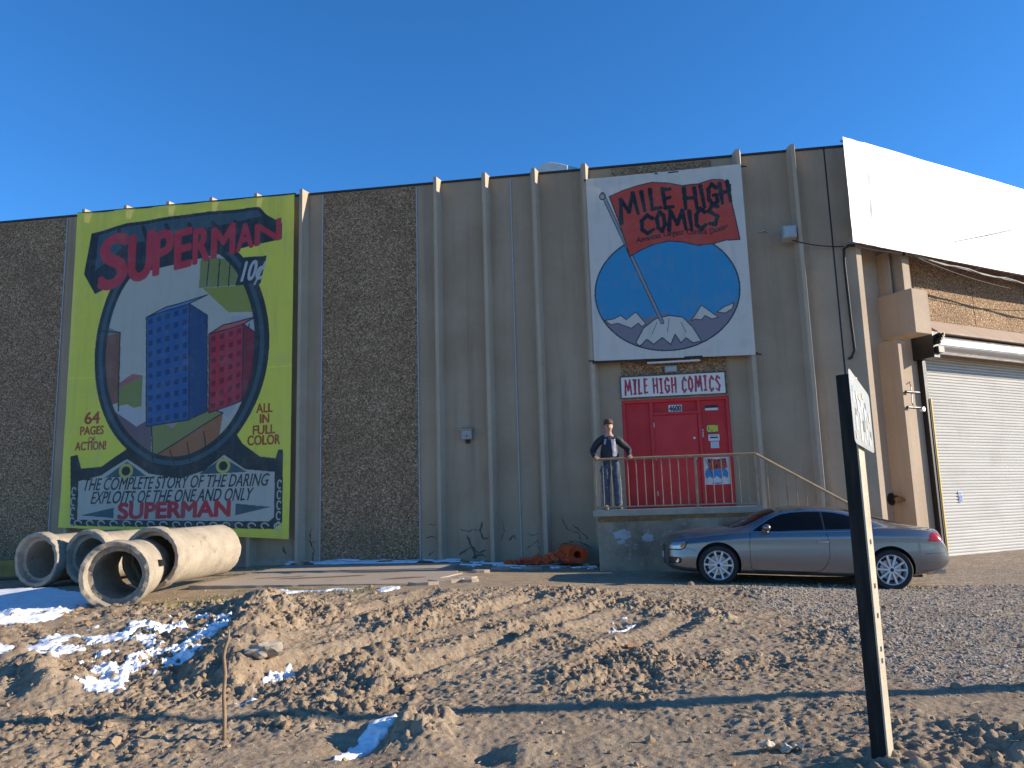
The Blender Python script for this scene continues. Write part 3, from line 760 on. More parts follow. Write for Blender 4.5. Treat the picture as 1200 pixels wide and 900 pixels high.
# ---- tall yellow banner
YEL, INK, REDC, PALE = (.80, .74, .08), (.024, .032, .036), (.54, .035, .05), (.50, .49, .41)
cv = Canvas(-10.62, -5.0, (1.45, 1.05), (9.05, 9.03), .0095, YEL)
TEAL, OLV, BRN, GRN, BLU = (.05, .10, .12), (.30, .32, .05), (.24, .10, .06), (.24, .27, .07), (.03, .11, .30)
# dark scroll base and pale caption panel
cv.poly([(-10.425, 3.078), (-10.251, 3.111), (-10.143, 2.789), (-9.622, 2.81), (-9.038, 3.182), (-8.973, 3.616), (-6.433, 3.603), (-6.154, 3.203), (-5.737, 2.897), (-5.37, 2.845), (-5.313, 3.034), (-5.191, 3.029), (-5.164, 1.424), (-5.361, 1.28), (-10.323, 1.482)], INK)
cv.ell(*(-7.766, 5.528), 2.201, 2.839, INK)
cv.ell(*(-7.776, 5.508), 2.093, 2.738, TEAL)
cv.ell(*(-7.776, 5.508), 1.985, 2.635, INK)
cv.ell(*(-7.786, 5.509), 1.877, 2.533, PALE)
def clipped(P, colr):
    keep = cv.C.copy(); cv.poly(P, colr)
    ca = np.array((-7.786, 5.509)); inside = ((cv.S - ca[0]) / 1.877)**2 + ((cv.Z - ca[1]) / 2.533)**2 < 1
    cv.C[~inside] = keep[~inside]
# plain coloured blocks and sweeps stand where the artwork is
for P, k in (([(-9.851, 6.047), (-9.313, 5.972), (-9.269, 4.291), (-9.742, 4.153)], BRN), ([(-9.86, 6.215), (-9.313, 5.972), (-9.62, 5.908), (-9.985, 6.056)], (.2,.22,.2)),
             ([(-9.29, 4.697), (-8.69, 4.909), (-8.699, 4.183), (-9.258, 4.089)], GRN), ([(-9.292, 4.738), (-8.954, 4.964), (-8.69, 4.909), (-9.243, 4.634)], (.4,.14,.14)),
             ([(-9.479, 4.14), (-9.046, 4.2), (-8.425, 3.851), (-8.382, 2.901), (-8.991, 3.121)], (.17,.12,.13)), ([(-9.481, 4.18), (-9.048, 4.24), (-8.427, 3.89), (-8.805, 3.708)], (.46,.48,.47)),
             ([(-8.425, 3.851), (-8.065, 4.433), (-6.651, 3.927), (-6.934, 3.626), (-8.343, 2.978)], (.26,.27,.08)), ([(-8.343, 2.978), (-6.651, 3.927), (-6.754, 3.227), (-7.698, 2.72), (-8.335, 2.802)], (.36,.15,.06)),
             ([(-7.327, 7.715), (-6.285, 7.508), (-6.398, 6.936), (-7.343, 6.921)], GRN), ([(-7.256, 6.914), (-6.143, 6.917), (-5.831, 6.24), (-6.593, 6.291)], OLV), ([(-6.506, 6.204), (-5.829, 6.118), (-6.043, 4.567), (-6.522, 3.803), (-6.737, 4.01)], (.40,.42,.42)),
             ([(-8.255, 3.883), (-7.844, 4.262), (-7.494, 4.006), (-7.903, 3.629)], (.38,.3,.28))):
    clipped(P, k)
for L in ([(-6.417, 6.035), (-6.654, 4.045)], [(-6.226, 6.022), (-6.451, 4.232)], [(-6.056, 5.971), (-6.266, 4.342)], [(-7.106, 7.614), (-7.149, 6.948)], [(-6.846, 7.572), (-6.869, 6.928)], [(-6.586, 7.532), (-6.612, 6.93)], [(-8.425, 3.851), (-8.339, 2.9)], [(-9.29, 4.697), (-9.258, 4.089)], [(-9.851, 6.047), (-9.313, 5.972)], [(-9.313, 5.972), (-9.267, 4.251)], [(-8.065, 4.433), (-6.651, 3.927)], [(-8.343, 2.978), (-6.651, 3.927)], [(-7.925, 3.118), (-7.805, 2.763)], [(-7.51, 3.297), (-7.41, 2.864)], [(-7.098, 3.515), (-7.02, 3.083)]):
    cv.stroke(L, .03, INK)
def wave(x0, x1, yb, hh):
    q = []
    for k in range(25): q.append((x0 + (x1-x0)*k/24, yb - hh*sin(pi*k/24)))
    return q
# two plain towers, one blue, one red
def tower(front, side, roof, c1, c2, c3, cols, rows):
    for P, k in ((front, c1), (side, c2), (roof, c3)):
        clipped(P, k); cv.stroke(P + P[:1], .03, INK)
    f = [np.array(p) for p in front]                     # top-left, top-right, bottom-right, bottom-left
    for r in range(rows):
        for q in range(cols):
            a, b = (q + .25)/cols, (q + .75)/cols; t0, t1 = (r + .3)/rows, (r + .75)/rows
            L = lambda u, v: tuple((f[0]*(1-u) + f[1]*u)*(1-v) + (f[3]*(1-u) + f[2]*u)*v)
            clipped([L(a, t0), L(b, t0), L(b, t1), L(a, t1)], tuple(x*.45 for x in c1))
tower([(-7.047, 5.79), (-6.204, 5.98), (-6.2, 4.181), (-6.986, 3.943)], [(-6.204, 5.98), (-5.904, 5.759), (-5.957, 4.444), (-6.2, 4.181)], [(-7.047, 5.79), (-6.712, 5.992), (-5.913, 6.124), (-6.204, 5.98)], (.46,.03,.05), (.24,.02,.03), (.55,.12,.10), 4, 7)
tower([(-8.668, 6.305), (-7.589, 6.564), (-7.487, 3.808), (-8.547, 3.697)], [(-7.589, 6.564), (-7.104, 6.243), (-7.029, 3.984), (-7.487, 3.808)], [(-8.668, 6.305), (-8.153, 6.52), (-7.121, 6.739), (-7.589, 6.564)], BLU, (.02,.06,.17), (.10,.24,.44), 5, 10)
# title in plain block capitals on a dark backing strip
cv.poly([(-10.34, 7.477), (-10.219, 8.504), (-9.275, 8.686), (-7.496, 8.792), (-5.866, 8.799), (-5.691, 8.593), (-5.303, 8.349), (-5.297, 7.972), (-7.238, 7.666), (-9.03, 7.379), (-10.038, 6.965)], INK)
cv.poly([(-10.072, 7.542), (-10.033, 8.445), (-9.27, 8.599), (-7.537, 8.71), (-5.908, 8.718), (-5.797, 8.56), (-7.699, 8.339), (-9.247, 8.144)], TEAL)
cv.stroke([(-9.495, 8.574), (-9.334, 8.086)], .10, INK)
cv.stroke([(-8.863, 8.558), (-8.71, 8.15)], .10, INK)
cv.stroke([(-8.238, 8.541), (-8.091, 8.214)], .10, INK)
cv.stroke([(-7.662, 8.526), (-7.521, 8.272)], .10, INK)
cv.stroke([(-7.048, 8.51), (-6.912, 8.335)], .10, INK)
cv.stroke([(-6.484, 8.495), (-6.351, 8.393)], .10, INK)
cv.text('S', (-9.929, 7.036), (-9.242, 7.175), 1.277, REDC, .028)
cv.text('U', (-9.154, 7.193), (-8.605, 7.305), 1.139, REDC, .028)
cv.text('P', (-8.517, 7.323), (-8.059, 7.416), 1.022, REDC, .028)
cv.text('E', (-7.972, 7.434), (-7.603, 7.509), 0.924, REDC, .028)
cv.text('R', (-7.516, 7.527), (-7.128, 7.606), 0.834, REDC, .028)
cv.text('M', (-7.042, 7.623), (-6.506, 7.732), 0.726, REDC, .028)
cv.text('A', (-6.42, 7.75), (-6.016, 7.832), 0.617, REDC, .028)
cv.text('N', (-5.952, 7.845), (-5.339, 7.97), 0.505, REDC, .028)
cv.poly([(-6.441, 6.918), (-6.245, 7.589), (-5.67, 7.585), (-5.804, 6.913)], INK)
cv.text('10¢', *[(-6.294, 7.011), (-5.785, 7.035)], .46, (.5, .52, .5), .02, .25)
# caption panel
PB = [(-10.191, 2.495), (-9.611, 2.612), (-9.005, 2.964), (-8.432, 2.61), (-7.646, 2.466), (-7.067, 2.62), (-6.601, 2.969), (-6.078, 2.622), (-5.385, 2.54), (-5.366, 1.541), (-5.484, 1.451), (-10.158, 1.613)]
cv.poly(PB, PALE)
for q in ([(-9.521, 2.55), (-9.002, 2.905), (-8.493, 2.554)], [(-7.189, 2.547), (-6.62, 2.912), (-6.035, 2.563)]): cv.poly(q, TEAL)
for q in ((-9.012, 2.689), (-6.615, 2.719)):
    cv.ell(q[0], q[1], .17, .17, (.52, .5, .12)); cv.ell(q[0], q[1], .105, .105, INK)
cv.text('THE COMPLETE STORY OF THE DARING', *[(-10.09, 2.275), (-5.561, 2.243)], .27, INK, .012, .22)
cv.text('EXPLOITS OF THE ONE AND ONLY', *[(-9.855, 1.965), (-5.918, 1.933)], .27, INK, .012, .22)
cv.text('SUPERMAN', *[(-9.127, 1.605), (-6.418, 1.598)], .34, REDC, .05)
cv.poly([(-10.077, 1.708), (-9.247, 1.859), (-9.235, 1.627)], TEAL); cv.poly([(-6.283, 1.868), (-5.45, 1.768), (-6.276, 1.603)], TEAL)
for k in range(17):
    a = (-10.152, 1.516); b = (-5.282, 1.324); f = k / 16; q = (a[0] + (b[0]-a[0])*f, a[1] + (b[1]-a[1])*f + .02)
    cv.stroke([(q[0] + .10*cos(tt)*(1 - .1*tt), q[1] + .06*sin(tt)) for tt in np.linspace(0, 4.4, 10)], .03, PALE)
for k in range(5):
    for x in (88, 328):
        q = ({88: -10.287, 328: -5.257}[x], 0.021*0 + (-7.889, 2.262)[1] - .23*k)
        cv.stroke([(q[0] + .05*cos(tt), q[1] + .09*sin(tt)) for tt in np.linspace(0.6, 5.2, 10)], .03, PALE)
for s_, p_, h_ in (('64', [(-10.119, 3.827), (-9.746, 3.83)], .27), ('PAGES', [(-10.213, 3.57), (-9.622, 3.574)], .19), ('OF', [(-10.005, 3.401), (-9.831, 3.401)], .11), ('ACTION!', [(-10.323, 3.214), (-9.537, 3.212)], .19),
                   ('ALL', [(-5.841, 3.889), (-5.472, 3.901)], .20), ('IN', [(-5.754, 3.651), (-5.549, 3.661)], .20), ('FULL', [(-5.912, 3.396), (-5.401, 3.413)], .20), ('COLOR', [(-6.03, 3.159), (-5.275, 3.167)], .21)):
    cv.text(s_, *p_, h_, (.42, .085, .02), .03)
# sewn seam lines of the sheet
cv.C[np.abs(cv.Z - 4.93) < .016] *= 1.12
M['banner'] = attr_sheet('printed_vinyl', .42, .10, .10)
def ban_y(S, Z):
    e = np.minimum(1, np.minimum(np.abs(S + 10.62), np.abs(S + 5.0)) / .3)
    return -.288 - .014*np.cos((S + 10.5) / 1.12 * 2*pi) - e*.018*gnoise(S*.7, Z*.45, 101) - .006*gnoise(S*2.1 + Z, Z*1.4, 102) - .03*sstep(2.4, 1.2, Z)
ban = cv.build('vinyl_banner', M['banner'], ban_y, base=(-7.8, -.262, 1.2))
tag(ban, 'tall yellow vinyl banner with red title lettering and a framed oval picture', 'banner')
fx = MB(); fx.box(-10.64, -4.98, -.28, -.25, 9.035, 9.075); fx.build('batten', M['coping'], ban)

# ---- white banner above the entrance
WHT = (.66, .61, .52)
cv = Canvas(1.84, 5.19, (4.65, 4.59), (8.76, 8.80), .009, WHT)
SKB, MTN, SNW, FLG = (.035, .27, .50), (.22, .195, .22), (.62, .58, .50), (.54, .06, .03)
cc = (3.45, 6.092); rx, rz = 1.509, 1.293
cv.ell(cc[0], cc[1], rx + .03, rz + .03, INK); cv.ell(cc[0], cc[1], rx, rz, SKB)
def clip2(P, colr):
    keep = cv.C.copy(); cv.poly(P, colr); ins = ((cv.S - cc[0])/rx)**2 + ((cv.Z - cc[1])/rz)**2 < 1; cv.C[~ins] = keep[~ins]
clip2([(1.762, 5.563), (2.313, 5.546), (2.462, 5.612), (2.583, 5.491), (2.774, 5.667), (2.947, 5.505), (3.402, 5.587), (3.856, 5.408), (4.158, 5.686), (4.395, 5.521), (4.615, 5.655), (4.797, 5.736), (5.097, 5.771), (5.007, 4.529), (1.725, 4.718)], MTN)
for P in ([(2.11, 5.521), (2.313, 5.546), (2.444, 5.613), (2.566, 5.511), (2.774, 5.667), (2.977, 5.39), (2.884, 5.34), (2.816, 5.419), (2.665, 5.316), (2.523, 5.382), (2.381, 5.447), (2.233, 5.419)],
          [(3.927, 5.403), (4.16, 5.723), (4.395, 5.521), (4.495, 5.441), (4.352, 5.413), (4.216, 5.496), (4.14, 5.408), (4.018, 5.435)], [(4.468, 5.554), (4.615, 5.655), (4.832, 5.733), (4.788, 5.606), (4.642, 5.524)]):
    clip2(P, SNW); 
    for a, b in zip(P, P[1:] + P[:1]): cv.stroke([a, b], .018, INK)
PK = [(2.739, 4.994), (2.918, 5.3), (3.181, 5.489), (3.471, 5.545), (3.754, 5.489), (3.953, 5.253), (4.11, 4.948), (3.932, 4.921), (3.798, 5.04), (3.685, 4.936), (3.572, 5.129), (3.47, 4.912), (3.3, 5.071), (3.113, 4.934), (2.976, 5.054), (2.825, 4.914)]
cv.poly(PK, SNW)
for a, b in zip(PK, PK[1:] + PK[:1]): cv.stroke([a, b], .022, INK)
for L in ([(3.212, 5.412), (3.09, 5.159)], [(3.467, 5.471), (3.414, 5.176)], [(3.712, 5.38), (3.804, 5.151)]): cv.stroke(L, .012, INK)
# flag pole planted on the peak, flag
cv.stroke([(2.188, 8.387), (3.32, 5.405)], .085, INK); cv.stroke([(2.188, 8.387), (3.32, 5.405)], .05, (.30, .29, .30))
cv.ell(*(2.185, 8.328), .075, .085, INK); cv.ell(*(2.185, 8.328), .05, .06, (.30, .29, .30))
FL = [(2.335, 8.314), (2.64, 8.425), (2.98, 8.513), (3.28, 8.564), (3.646, 8.511), (3.934, 8.425), (4.263, 8.433), (4.558, 8.504), (4.774, 8.484), (4.945, 8.351), (4.925, 8.061), (4.996, 7.553), (5.053, 7.109), (4.752, 7.114), (4.498, 7.058), (4.174, 7.046), (3.856, 7.148), (3.568, 7.191), (3.237, 7.14), (2.976, 7.045), (2.711, 6.912), (2.56, 7.565)]
cv.poly(FL, FLG)
for a, b in zip(FL, FL[1:] + FL[:1]): cv.stroke([a, b], .024, INK)
BK = (.012, .012, .012)
for ch, p, wv, hv in (('M', (2.566, 7.682), (0.38, 0.183), (-0.031, 0.515)), ('I', (3.041, 7.916), (0.093, 0.011), (-0.051, 0.438)), ('L', (3.245, 7.937), (0.221, 0.001), (-0.048, 0.457)), ('E', (3.52, 7.933), (0.202, 0.002), (-0.047, 0.455)), ('H', (3.956, 7.894), (0.271, -0.023), (-0.025, 0.472)), ('I', (4.318, 7.882), (0.092, 0.011), (-0.058, 0.493)), ('G', (4.466, 7.927), (0.198, 0.002), (-0.023, 0.47)), ('H', (4.737, 7.942), (0.2, 0.04), (-0.041, 0.451)), ('C', (2.994, 7.393), (0.277, 0.016), (-0.014, 0.411)), ('O', (3.345, 7.422), (0.184, 0.023), (-0.031, 0.431)), ('M', (3.583, 7.441), (0.363, -0.011), (0.007, 0.427)), ('I', (4.017, 7.405), (0.09, -0.008), (-0.028, 0.428)), ('C', (4.16, 7.393), (0.218, 0.02), (-0.006, 0.465)), ('S', (4.434, 7.447), (0.219, 0.058), (-0.007, 0.445))):
    cv.glyph(ch, p, wv, hv, BK, .10)
cv.text('Americas', *[(2.874, 7.208), (3.391, 7.283)], .12, BK, .02); cv.text('Largest', *[(3.466, 7.305), (3.885, 7.319)], .12, BK, .02)
cv.text('Comics', *[(3.957, 7.313), (4.37, 7.289)], .12, BK, .02); cv.text('Dealer', *[(4.441, 7.273), (4.823, 7.376)], .12, BK, .02)
def wb_y(S, Z):
    f = np.exp(-(Z - 4.6) / 4)
    wr = .02*np.exp(-((S - 1.9) + (8.8 - Z)*.9)**2/.02)*sstep(7.6, 8.6, Z) + .016*np.exp(-((S - 2.0) - (8.8 - Z)*.5)**2/.01)*sstep(7.4, 8.5, Z)
    return -.29 - .012*gnoise(S*1.3, Z*.6, 111) - .006*gnoise(S*3 + Z, Z*2.2, 112) - wr
M['banner2'] = attr_sheet('white_vinyl', .4, .12, 0)
wb = cv.build('vinyl_banner', M['banner2'], wb_y, base=(3.5, -.265, 4.6))
tag(wb, 'white vinyl banner with a red flag over a blue disc, hung above the entrance', 'banner')
m = MB(); m.box(1.80, 5.24, -.285, -.245, 4.60, 4.64); m.build('batten', M['black'], wb)
m = MB(); m.box(1.80, 5.24, -.285, -.245, 8.74, 8.77); m.build('batten', M['black'], wb)
m = MB(); m.tube([(1.72, -.24, 4.66), (1.9, -.26, 4.66)], .015, 6); m.build('hook', M['black'], wb)
for z in (8.78, 4.62): MB().tube([(5.12, -.26, z), (5.32, -.2, z - .01)], .015, 6).build('hook', M['black'], wb)

# ---- shop sign over the door
sx0, sx1, sz0, sz1 = 2.36, 4.58, 3.83, 4.32
cv = Canvas(sx0, sx1, (sz0, sz0), (sz1, sz1), .0055, (.74, .68, .58))
PNK = (.46, .02, .05)
for xx in (sx0 + .012, sx1 - .012): cv.C[np.abs(cv.S - xx) < .014] = (.04, .04, .05)
for zz in (sz0 + .012, sz1 - .012): cv.C[np.abs(cv.Z - zz) < .014] = (.04, .04, .05)
x = sx0 + .09
for ch in 'MILE HIGH COMICS':
    wch = {'M': .165, 'I': .095, ' ': .06, 'L': .105, 'E': .105}.get(ch, .125)
    if ch != ' ':
        jz = random.uniform(-.012, .012)
        cv.glyph(ch, (x + .016, sz0 + .09 + jz), (wch - .038, 0), (random.uniform(-.012, .012), .31), (.10, .01, .03), .045, True)
        cv.glyph(ch, (x + .010, sz0 + .096 + jz), (wch - .038, 0), (random.uniform(-.012, .012), .31), PNK, .034, True)
    x += wch + .014
M['sign'] = attr_sheet('sign_board', .35)
sgn = thing('shop_sign', 'long white shop sign with red comic lettering fixed above the red door', 'sign', (3.47, -.02, 3.83), 'F')
m = MB(); m.box(sx0, sx1, -.05, -.018, sz0, sz1); m.build('board', M['white'], sgn)
cv.build('sign_face', M['sign'], lambda S, Z: -.0535 + 0*S, sgn, (3.47, -.02, 3.83))
# ---- papers on the door's side panel
def notice(name, label, cat, s0, s1, z0, z1, paint, bgc=(.62, .62, .6), y=.082, res=.004, parent=None):
    c = Canvas(s0, s1, (z0, z0), (z1, z1), res, bgc); paint(c)
    b = ((s0+s1)/2, y, z0)
    if parent is None:
        r = thing(name, label, cat, b, 'F'); tgt = r
    else: tgt = parent; b = tuple(BASE[parent.name])
    MB().box(s0, s1, y - .006, y, z0, z1).build('backing', M['white'], tgt)
    return c.build('printed_face', M['sign'], lambda S, Z: y - .0075 + 0*S, tgt, b)
def p_num(c):
    c.text('4600', (3.375, 3.535), (3.625, 3.535), .11, (.02, .02, .02), .04)
notice('number_plate', 'small white house number plate reading 4600 over the red door leaf', 'sign', 3.36, 3.64, 3.52, 3.665, p_num, y=.083)
def p_open(c):
    c.C[:] = (.05, .05, .04); c.text('OPEN', (4.14, 3.06), (4.345, 3.06), .13, (.62, .55, .04), .06)
notice('open_sign', 'small black sign with yellow OPEN lettering on the red side panel', 'sign', 4.125, 4.36, 3.03, 3.21, p_open)
def p_lines(c):
    w = c.S[0, -1] - c.S[0, 0]; h = c.Z[-1, 0] - c.Z[0, 0]
    c.stroke([(c.S[0,0] + .2*w, c.Z[0,0] + .5*h), (c.S[0,0] + .8*w, c.Z[0,0] + .5*h)], .25*h, (.03, .03, .03)); c.stroke([(c.S[0,0] + .15*w, c.Z[0,0] + .82*h), (c.S[0,0] + .85*w, c.Z[0,0] + .82*h)], .08*h, (.1, .2, .3))
notice('paper_notice', 'white paper notice with a dark bar, just below the OPEN sign', 'notice', 4.15, 4.38, 2.865, 3.0, p_lines)
def p_small(c):
    for k in range(6): c.stroke([(c.S[0,0] + .03, c.Z[0,0] + .02*k + .02), (c.S[0,-1] - .03, c.Z[0,0] + .02*k + .02)], .005, (.25, .28, .32))
notice('paper_notice', 'pale blue square notice, lowest of the papers above the railing', 'notice', 4.19, 4.36, 2.71, 2.85, p_small, (.45, .55, .6))
def p_bell(c):
    c.ell(4.03, 3.0, .012, .012, (.1, .1, .1)); c.stroke([(4.02, 3.07), (4.04, 3.07)], .03, (.1, .1, .25))
notice('doorbell', 'narrow white doorbell plate left of the OPEN sign', 'doorbell', 4.0, 4.06, 2.95, 3.12, p_bell, (.6, .5, .55))
def p_post(c):
    a, b = 3.99, 4.55; z0, z1 = 1.95, 2.52
    c.ell(4.27, 2.16, .235, .2, (.03, .22, .46)); c.poly([(4.05, 2.07), (4.12, 2.12), (4.2, 2.06), (4.27, 2.13), (4.35, 2.06), (4.42, 2.12), (4.5, 2.06), (4.42, 1.99), (4.12, 1.99)], (.6, .6, .58))
    c.poly([(4.09, 2.5), (4.28, 2.47), (4.48, 2.5), (4.5, 2.29), (4.3, 2.27), (4.13, 2.24)], FLG); c.stroke([(4.06, 2.48), (4.2, 2.1)], .014, BK)
    x = 4.12
    for ch in 'MILE HIGH':
        if ch != ' ': c.glyph(ch, (x, 2.39), (.03, 0), (0, .085), BK, .014)
        x += .042 if ch != ' ' else .02
    x = 4.17
    for ch in 'COMICS': c.glyph(ch, (x, 2.285), (.035, 0), (0, .085), BK, .014); x += .05
notice('poster', 'square white poster with a red flag and a blue disc behind the railing', 'poster', 3.99, 4.55, 1.95, 2.52, p_post)
ms = thing('mail_slot', 'white mail slot plate with a dark opening high on the red side panel', 'mail slot', (4.25, .082, 3.52), 'F')
MB().box(4.12, 4.39, .074, .082, 3.515, 3.565).build('plate', M['white'], ms); MB().box(4.12, 4.39, .07, .083, 3.567, 3.62).build('opening', M['black'], ms)

# ================================================================== white sheet hung along the right facade
t = NT('white_tarp'); v = t.coord()
c = t.mix(t.maprange(t.noise(v, .6, 5, .6), .55, .75, 0, .35), (.82, .81, .78), (.66, .55, .42))
M['tarp'] = t.set(c, .5, 0, t.bump(t.noise(v, 1.2, 4, .5), .15, .03), .3)
T0, T1 = -.38, 11.0
cv = Canvas(T0, T1, (6.83, 6.87), (9.15, 9.15), .025, (1, 1, 1))
def tarp_y(S, Z):
    r = 0
    for k, (a, b, s) in enumerate(((.35, .05, 1.0), (.15, -.05, .6), (.62, .03, .8), (.9, -.12, .6), (4.2, -.9, .5), (6.1, .6, .5))):
        r = r - .022*s*np.exp(-((S - a - b*(Z - 8))/.05)**2)*sstep(6.8, 7.4, Z)*sstep(9.1, 8.1, Z)
    return -.25 + .02*gnoise(S*.6, Z*.5, 121) + .006*gnoise(S*2, Z*2, 122) + r + .02*sstep(1, 0, S)*gnoise(S*4 + Z*1.5, Z*.8, 123)
tp = cv.build('tarp', M['tarp'], tarp_y, base=(5.4, -.25, 6.85), frame='R')
tag(tp, 'huge blank white sheet stretched along the top of the right facade, bright in the sun', 'tarp')
m = MB(); m.box(T0, T1, -.19, -.16, 6.86, 6.895); m.box(T0, T1, -.19, -.16, 9.07, 9.11)
for tt in np.arange(.2, 11, 1.35): m.box(tt, tt+.04, -.163, .5, 9.08, 9.10); m.box(tt, tt+.04, -.163, .5, 6.87, 6.89)
o = m
bb_ = Vector((5.4, -.25, 6.85)); BASE[tp.name] = bb_
o.build('batten', M['steel'], tp)

# ================================================================== fittings on the walls
wl = thing('wall_light', 'small grey box light with a hood, alone in the middle of the plain wall', 'wall light', (-1.02, -.0, 3.08), 'F')
m = MB(); m.prism([(-.001, 3.10), (-.12, 3.10), (-.15, 3.30), (-.001, 3.33)], -1.135, -.905, 'x'); m.build('housing', M['grey_plastic'], wl, bevel=.008)
m = MB(); m.prism([(-.001, 3.332), (-.165, 3.305), (-.175, 3.325), (-.001, 3.37)], -1.16, -.88, 'x'); m.build('hood', M['steel'], wl)
m = MB(); m.disc((-1.02, -.136, 3.17), .02, 12); m.build('sensor', M['rust'], wl)
m = MB(); m.box(-1.06, -.97, -.06, -.004, 3.02, 3.098); m.build('conduit_box', M['black'], wl)
fl = thing('floodlight', 'grey box floodlight high on the wall to the right of the white banner', 'floodlight', (6.06, -.0, 6.97), 'F')
m = MB(); m.prism([(-.21, 6.98), (-.40, 7.04), (-.40, 7.30), (-.21, 7.32)], 5.92, 6.2, 'x'); m.build('housing', M['grey_plastic'], fl, bevel=.012)
m = MB(); m.box(5.945, 6.175, -.408, -.4015, 7.06, 7.28); m.build('lens', flat('lamp_lens', (.42, .46, .46), .15), fl)
m = MB(); m.box(5.98, 6.12, -.21, -.0, 7.1, 7.2); m.build('bracket', M['steel'], fl)
m = MB(); m.tube([(5.5, -.02, 7.33), (5.62, -.05, 7.35), (5.66, -.02, 7.33), (5.7, -.03, 7.31)], .016, 6); m.build('hook', M['steel'], fl)
lb = thing('light_bar', 'long thin white strip light under the white banner, above the shop sign', 'strip light', (3.5, -.3, 4.56), 'F')
m = MB(); m.box(2.96, 4.06, -.24, -.17, 4.535, 4.575); m.build('casing', M['white'], lb, bevel=.006)
for s in (3.1, 3.9): MB().box(s, s+.04, -.18, -.0, 4.54, 4.57).build('arm', M['steel'], lb)
bx = thing('junction_box', 'grey square box lamp between the strip light and the shop sign', 'box lamp', (3.45, -.0, 4.34), 'F')
m = MB(); m.box(3.32, 3.58, -.13, -.02, 4.35, 4.49); m.build('housing', M['grey_plastic'], bx, bevel=.01)
m = MB(); m.box(3.34, 3.56, -.137, -.1315, 4.37, 4.46); m.build('lens', bpy.data.materials['lamp_lens'], bx)
cb = MB(); cb.tube([(3.0, -.2, 4.53), (2.95, -.06, 4.45), (2.84, -.03, 4.36), (2.75, -.025, 4.33)], .006, 5)
tag(cb.build('cable', M['wood'], base=(2.9, -.05, 4.4), frame='F'), 'short loose tan cable hanging from the strip light to the shop sign', 'cable')

# wires
def sag(a, b, d, n=24):
    a, b = Vector(a), Vector(b); return [a.lerp(b, k/n) - Vector((0, 0, d*4*(k/n)*(1-k/n))) for k in range(n+1)]
def r_(t_, o_, z_): return R2F @ Vector((t_, -o_, z_))
def wire(name, label, paths, mat, rad, cat='cable'):
    m = MB()
    for q in paths: m.tube(q, rad, 6)
    b = paths[0][0]
    me_ = m.build(name, mat, base=tuple(b), frame='F')
    return tag(me_, label, cat)
wire('cable', 'thin black cable running from the floodlight along the wall to the building corner', [sag((6.12, -.3, 7.0), (7.2, -.06, 6.86), .05)], M['black'], .012)
dn = [(7.42, -.06, 6.86), (7.30, -.07, 6.87), (7.2, -.06, 6.8), (7.18, -.06, 6.5), (7.2, -.05, 5.2), (7.22, -.05, 4.62), (7.16, -.05, 4.48), (7.08, -.04, 4.44)]
wire('cable', 'thick black cable bent over at the corner and dropping down the wall', [[Vector(p) for p in dn]], M['black'], .028)
M['cable_grey'] = flat('grey_cable', (.33, .31, .29), .6)
w1 = sag((7.40, -.07, 6.87), r_(1.45, .12, 6.86), .03) ; w2 = sag(r_(1.45, .12, 6.86), r_(12, .5, 6.55), .12)
wire('cable', 'twisted grey service cable running right from the corner below the white sheet', [w1, w2, [p + Vector((0, 0, .03*sin(i*1.7))) + Vector((0, -.02, 0)) for i, p in enumerate(w2)]], M['cable_grey'], .016)
wire('cable', 'thin dark overhead wire rising to the right across the white sheet', [sag(r_(1.4, .2, 6.9), r_(12, .6, 10.0), .15)], M['black'], .010)
wire('cable', 'slack thin wire drooping to the right below the twisted service cable', [sag(r_(1.5, .16, 6.85), r_(9, .1, 6.75), .30)], M['black'], .008)
m = MB(); ins = r_(1.42, .13, 6.86)
m.lathe([(.001, -.06), (.035, -.055), (.02, -.03), (.04, -.01), (.02, .02), (.04, .04), (.015, .06), (.001, .065)], 12, 'z', ins)
tag(m.build('insulator', M['black'], base=tuple(ins), frame='F'), 'small black insulator where the overhead wires meet on the right facade', 'insulator')

fc = thing('fire_connection', 'rusty twin-outlet pipe fitting low on the wall behind the grey car', 'pipe fitting', (1.1, .5, 1.54), 'R')
m = MB(); m.lathe([(.001, .5), (.13, .5), (.13, .47), (.075, .46), (.075, .36), (.001, .36)], 20, 'y', (1.0, 0, 1.54)); m.build('flange', M['black'], fc)
for sx in (-1, 1):
    m = MB(); m.tube([(1.0, .38, 1.54), (1.0 + sx*.10, .26, 1.52)], .055, 14); m.tube([(1.0 + sx*.10, .26, 1.52), (1.0 + sx*.125, .225, 1.515)], .068, 14); m.build('outlet', M['rust'], fc)
pn = thing('paper_notice', 'white paper sheet taped to the shaded wall just above the pipe fitting', 'notice', (.76, .49, 1.74), 'R')
MB().box(.69, .83, .482, .498, 1.75, 2.06).build('sheet', M['white'], pn)
pp = thing('pipe_bracket', 'small tangle of dark pipe and couplings on the fin beside the roller door', 'pipe', (1.4, .1, 3.4), 'R')
m = MB(); m.tube([(1.2, .0, 3.95), (1.26, -.04, 4.0), (1.32, -.02, 3.9), (1.30, -.02, 3.55), (1.36, 0, 3.48), (1.5, .0, 3.47)], .014, 8); m.build('pipe', M['steel'], pp)
for z in (3.78, 3.45): 
    m = MB(); m.tube([(1.08, -.05, z), (1.52, -.05, z)], .03, 10); m.build('coupling', M['black'], pp)
m = MB(); m.lathe([(.001, -.11), (.05, -.11), (.06, -.06), (.04, -.03), (.001, -.03)], 14, 'y', (1.55, 0, 3.42)); m.build('valve', M['steel'], pp)
stk = thing('door_sticker', 'small blue and white wheelchair sticker on the roller door', 'sticker', (3.62, .62, 1.4), 'R')
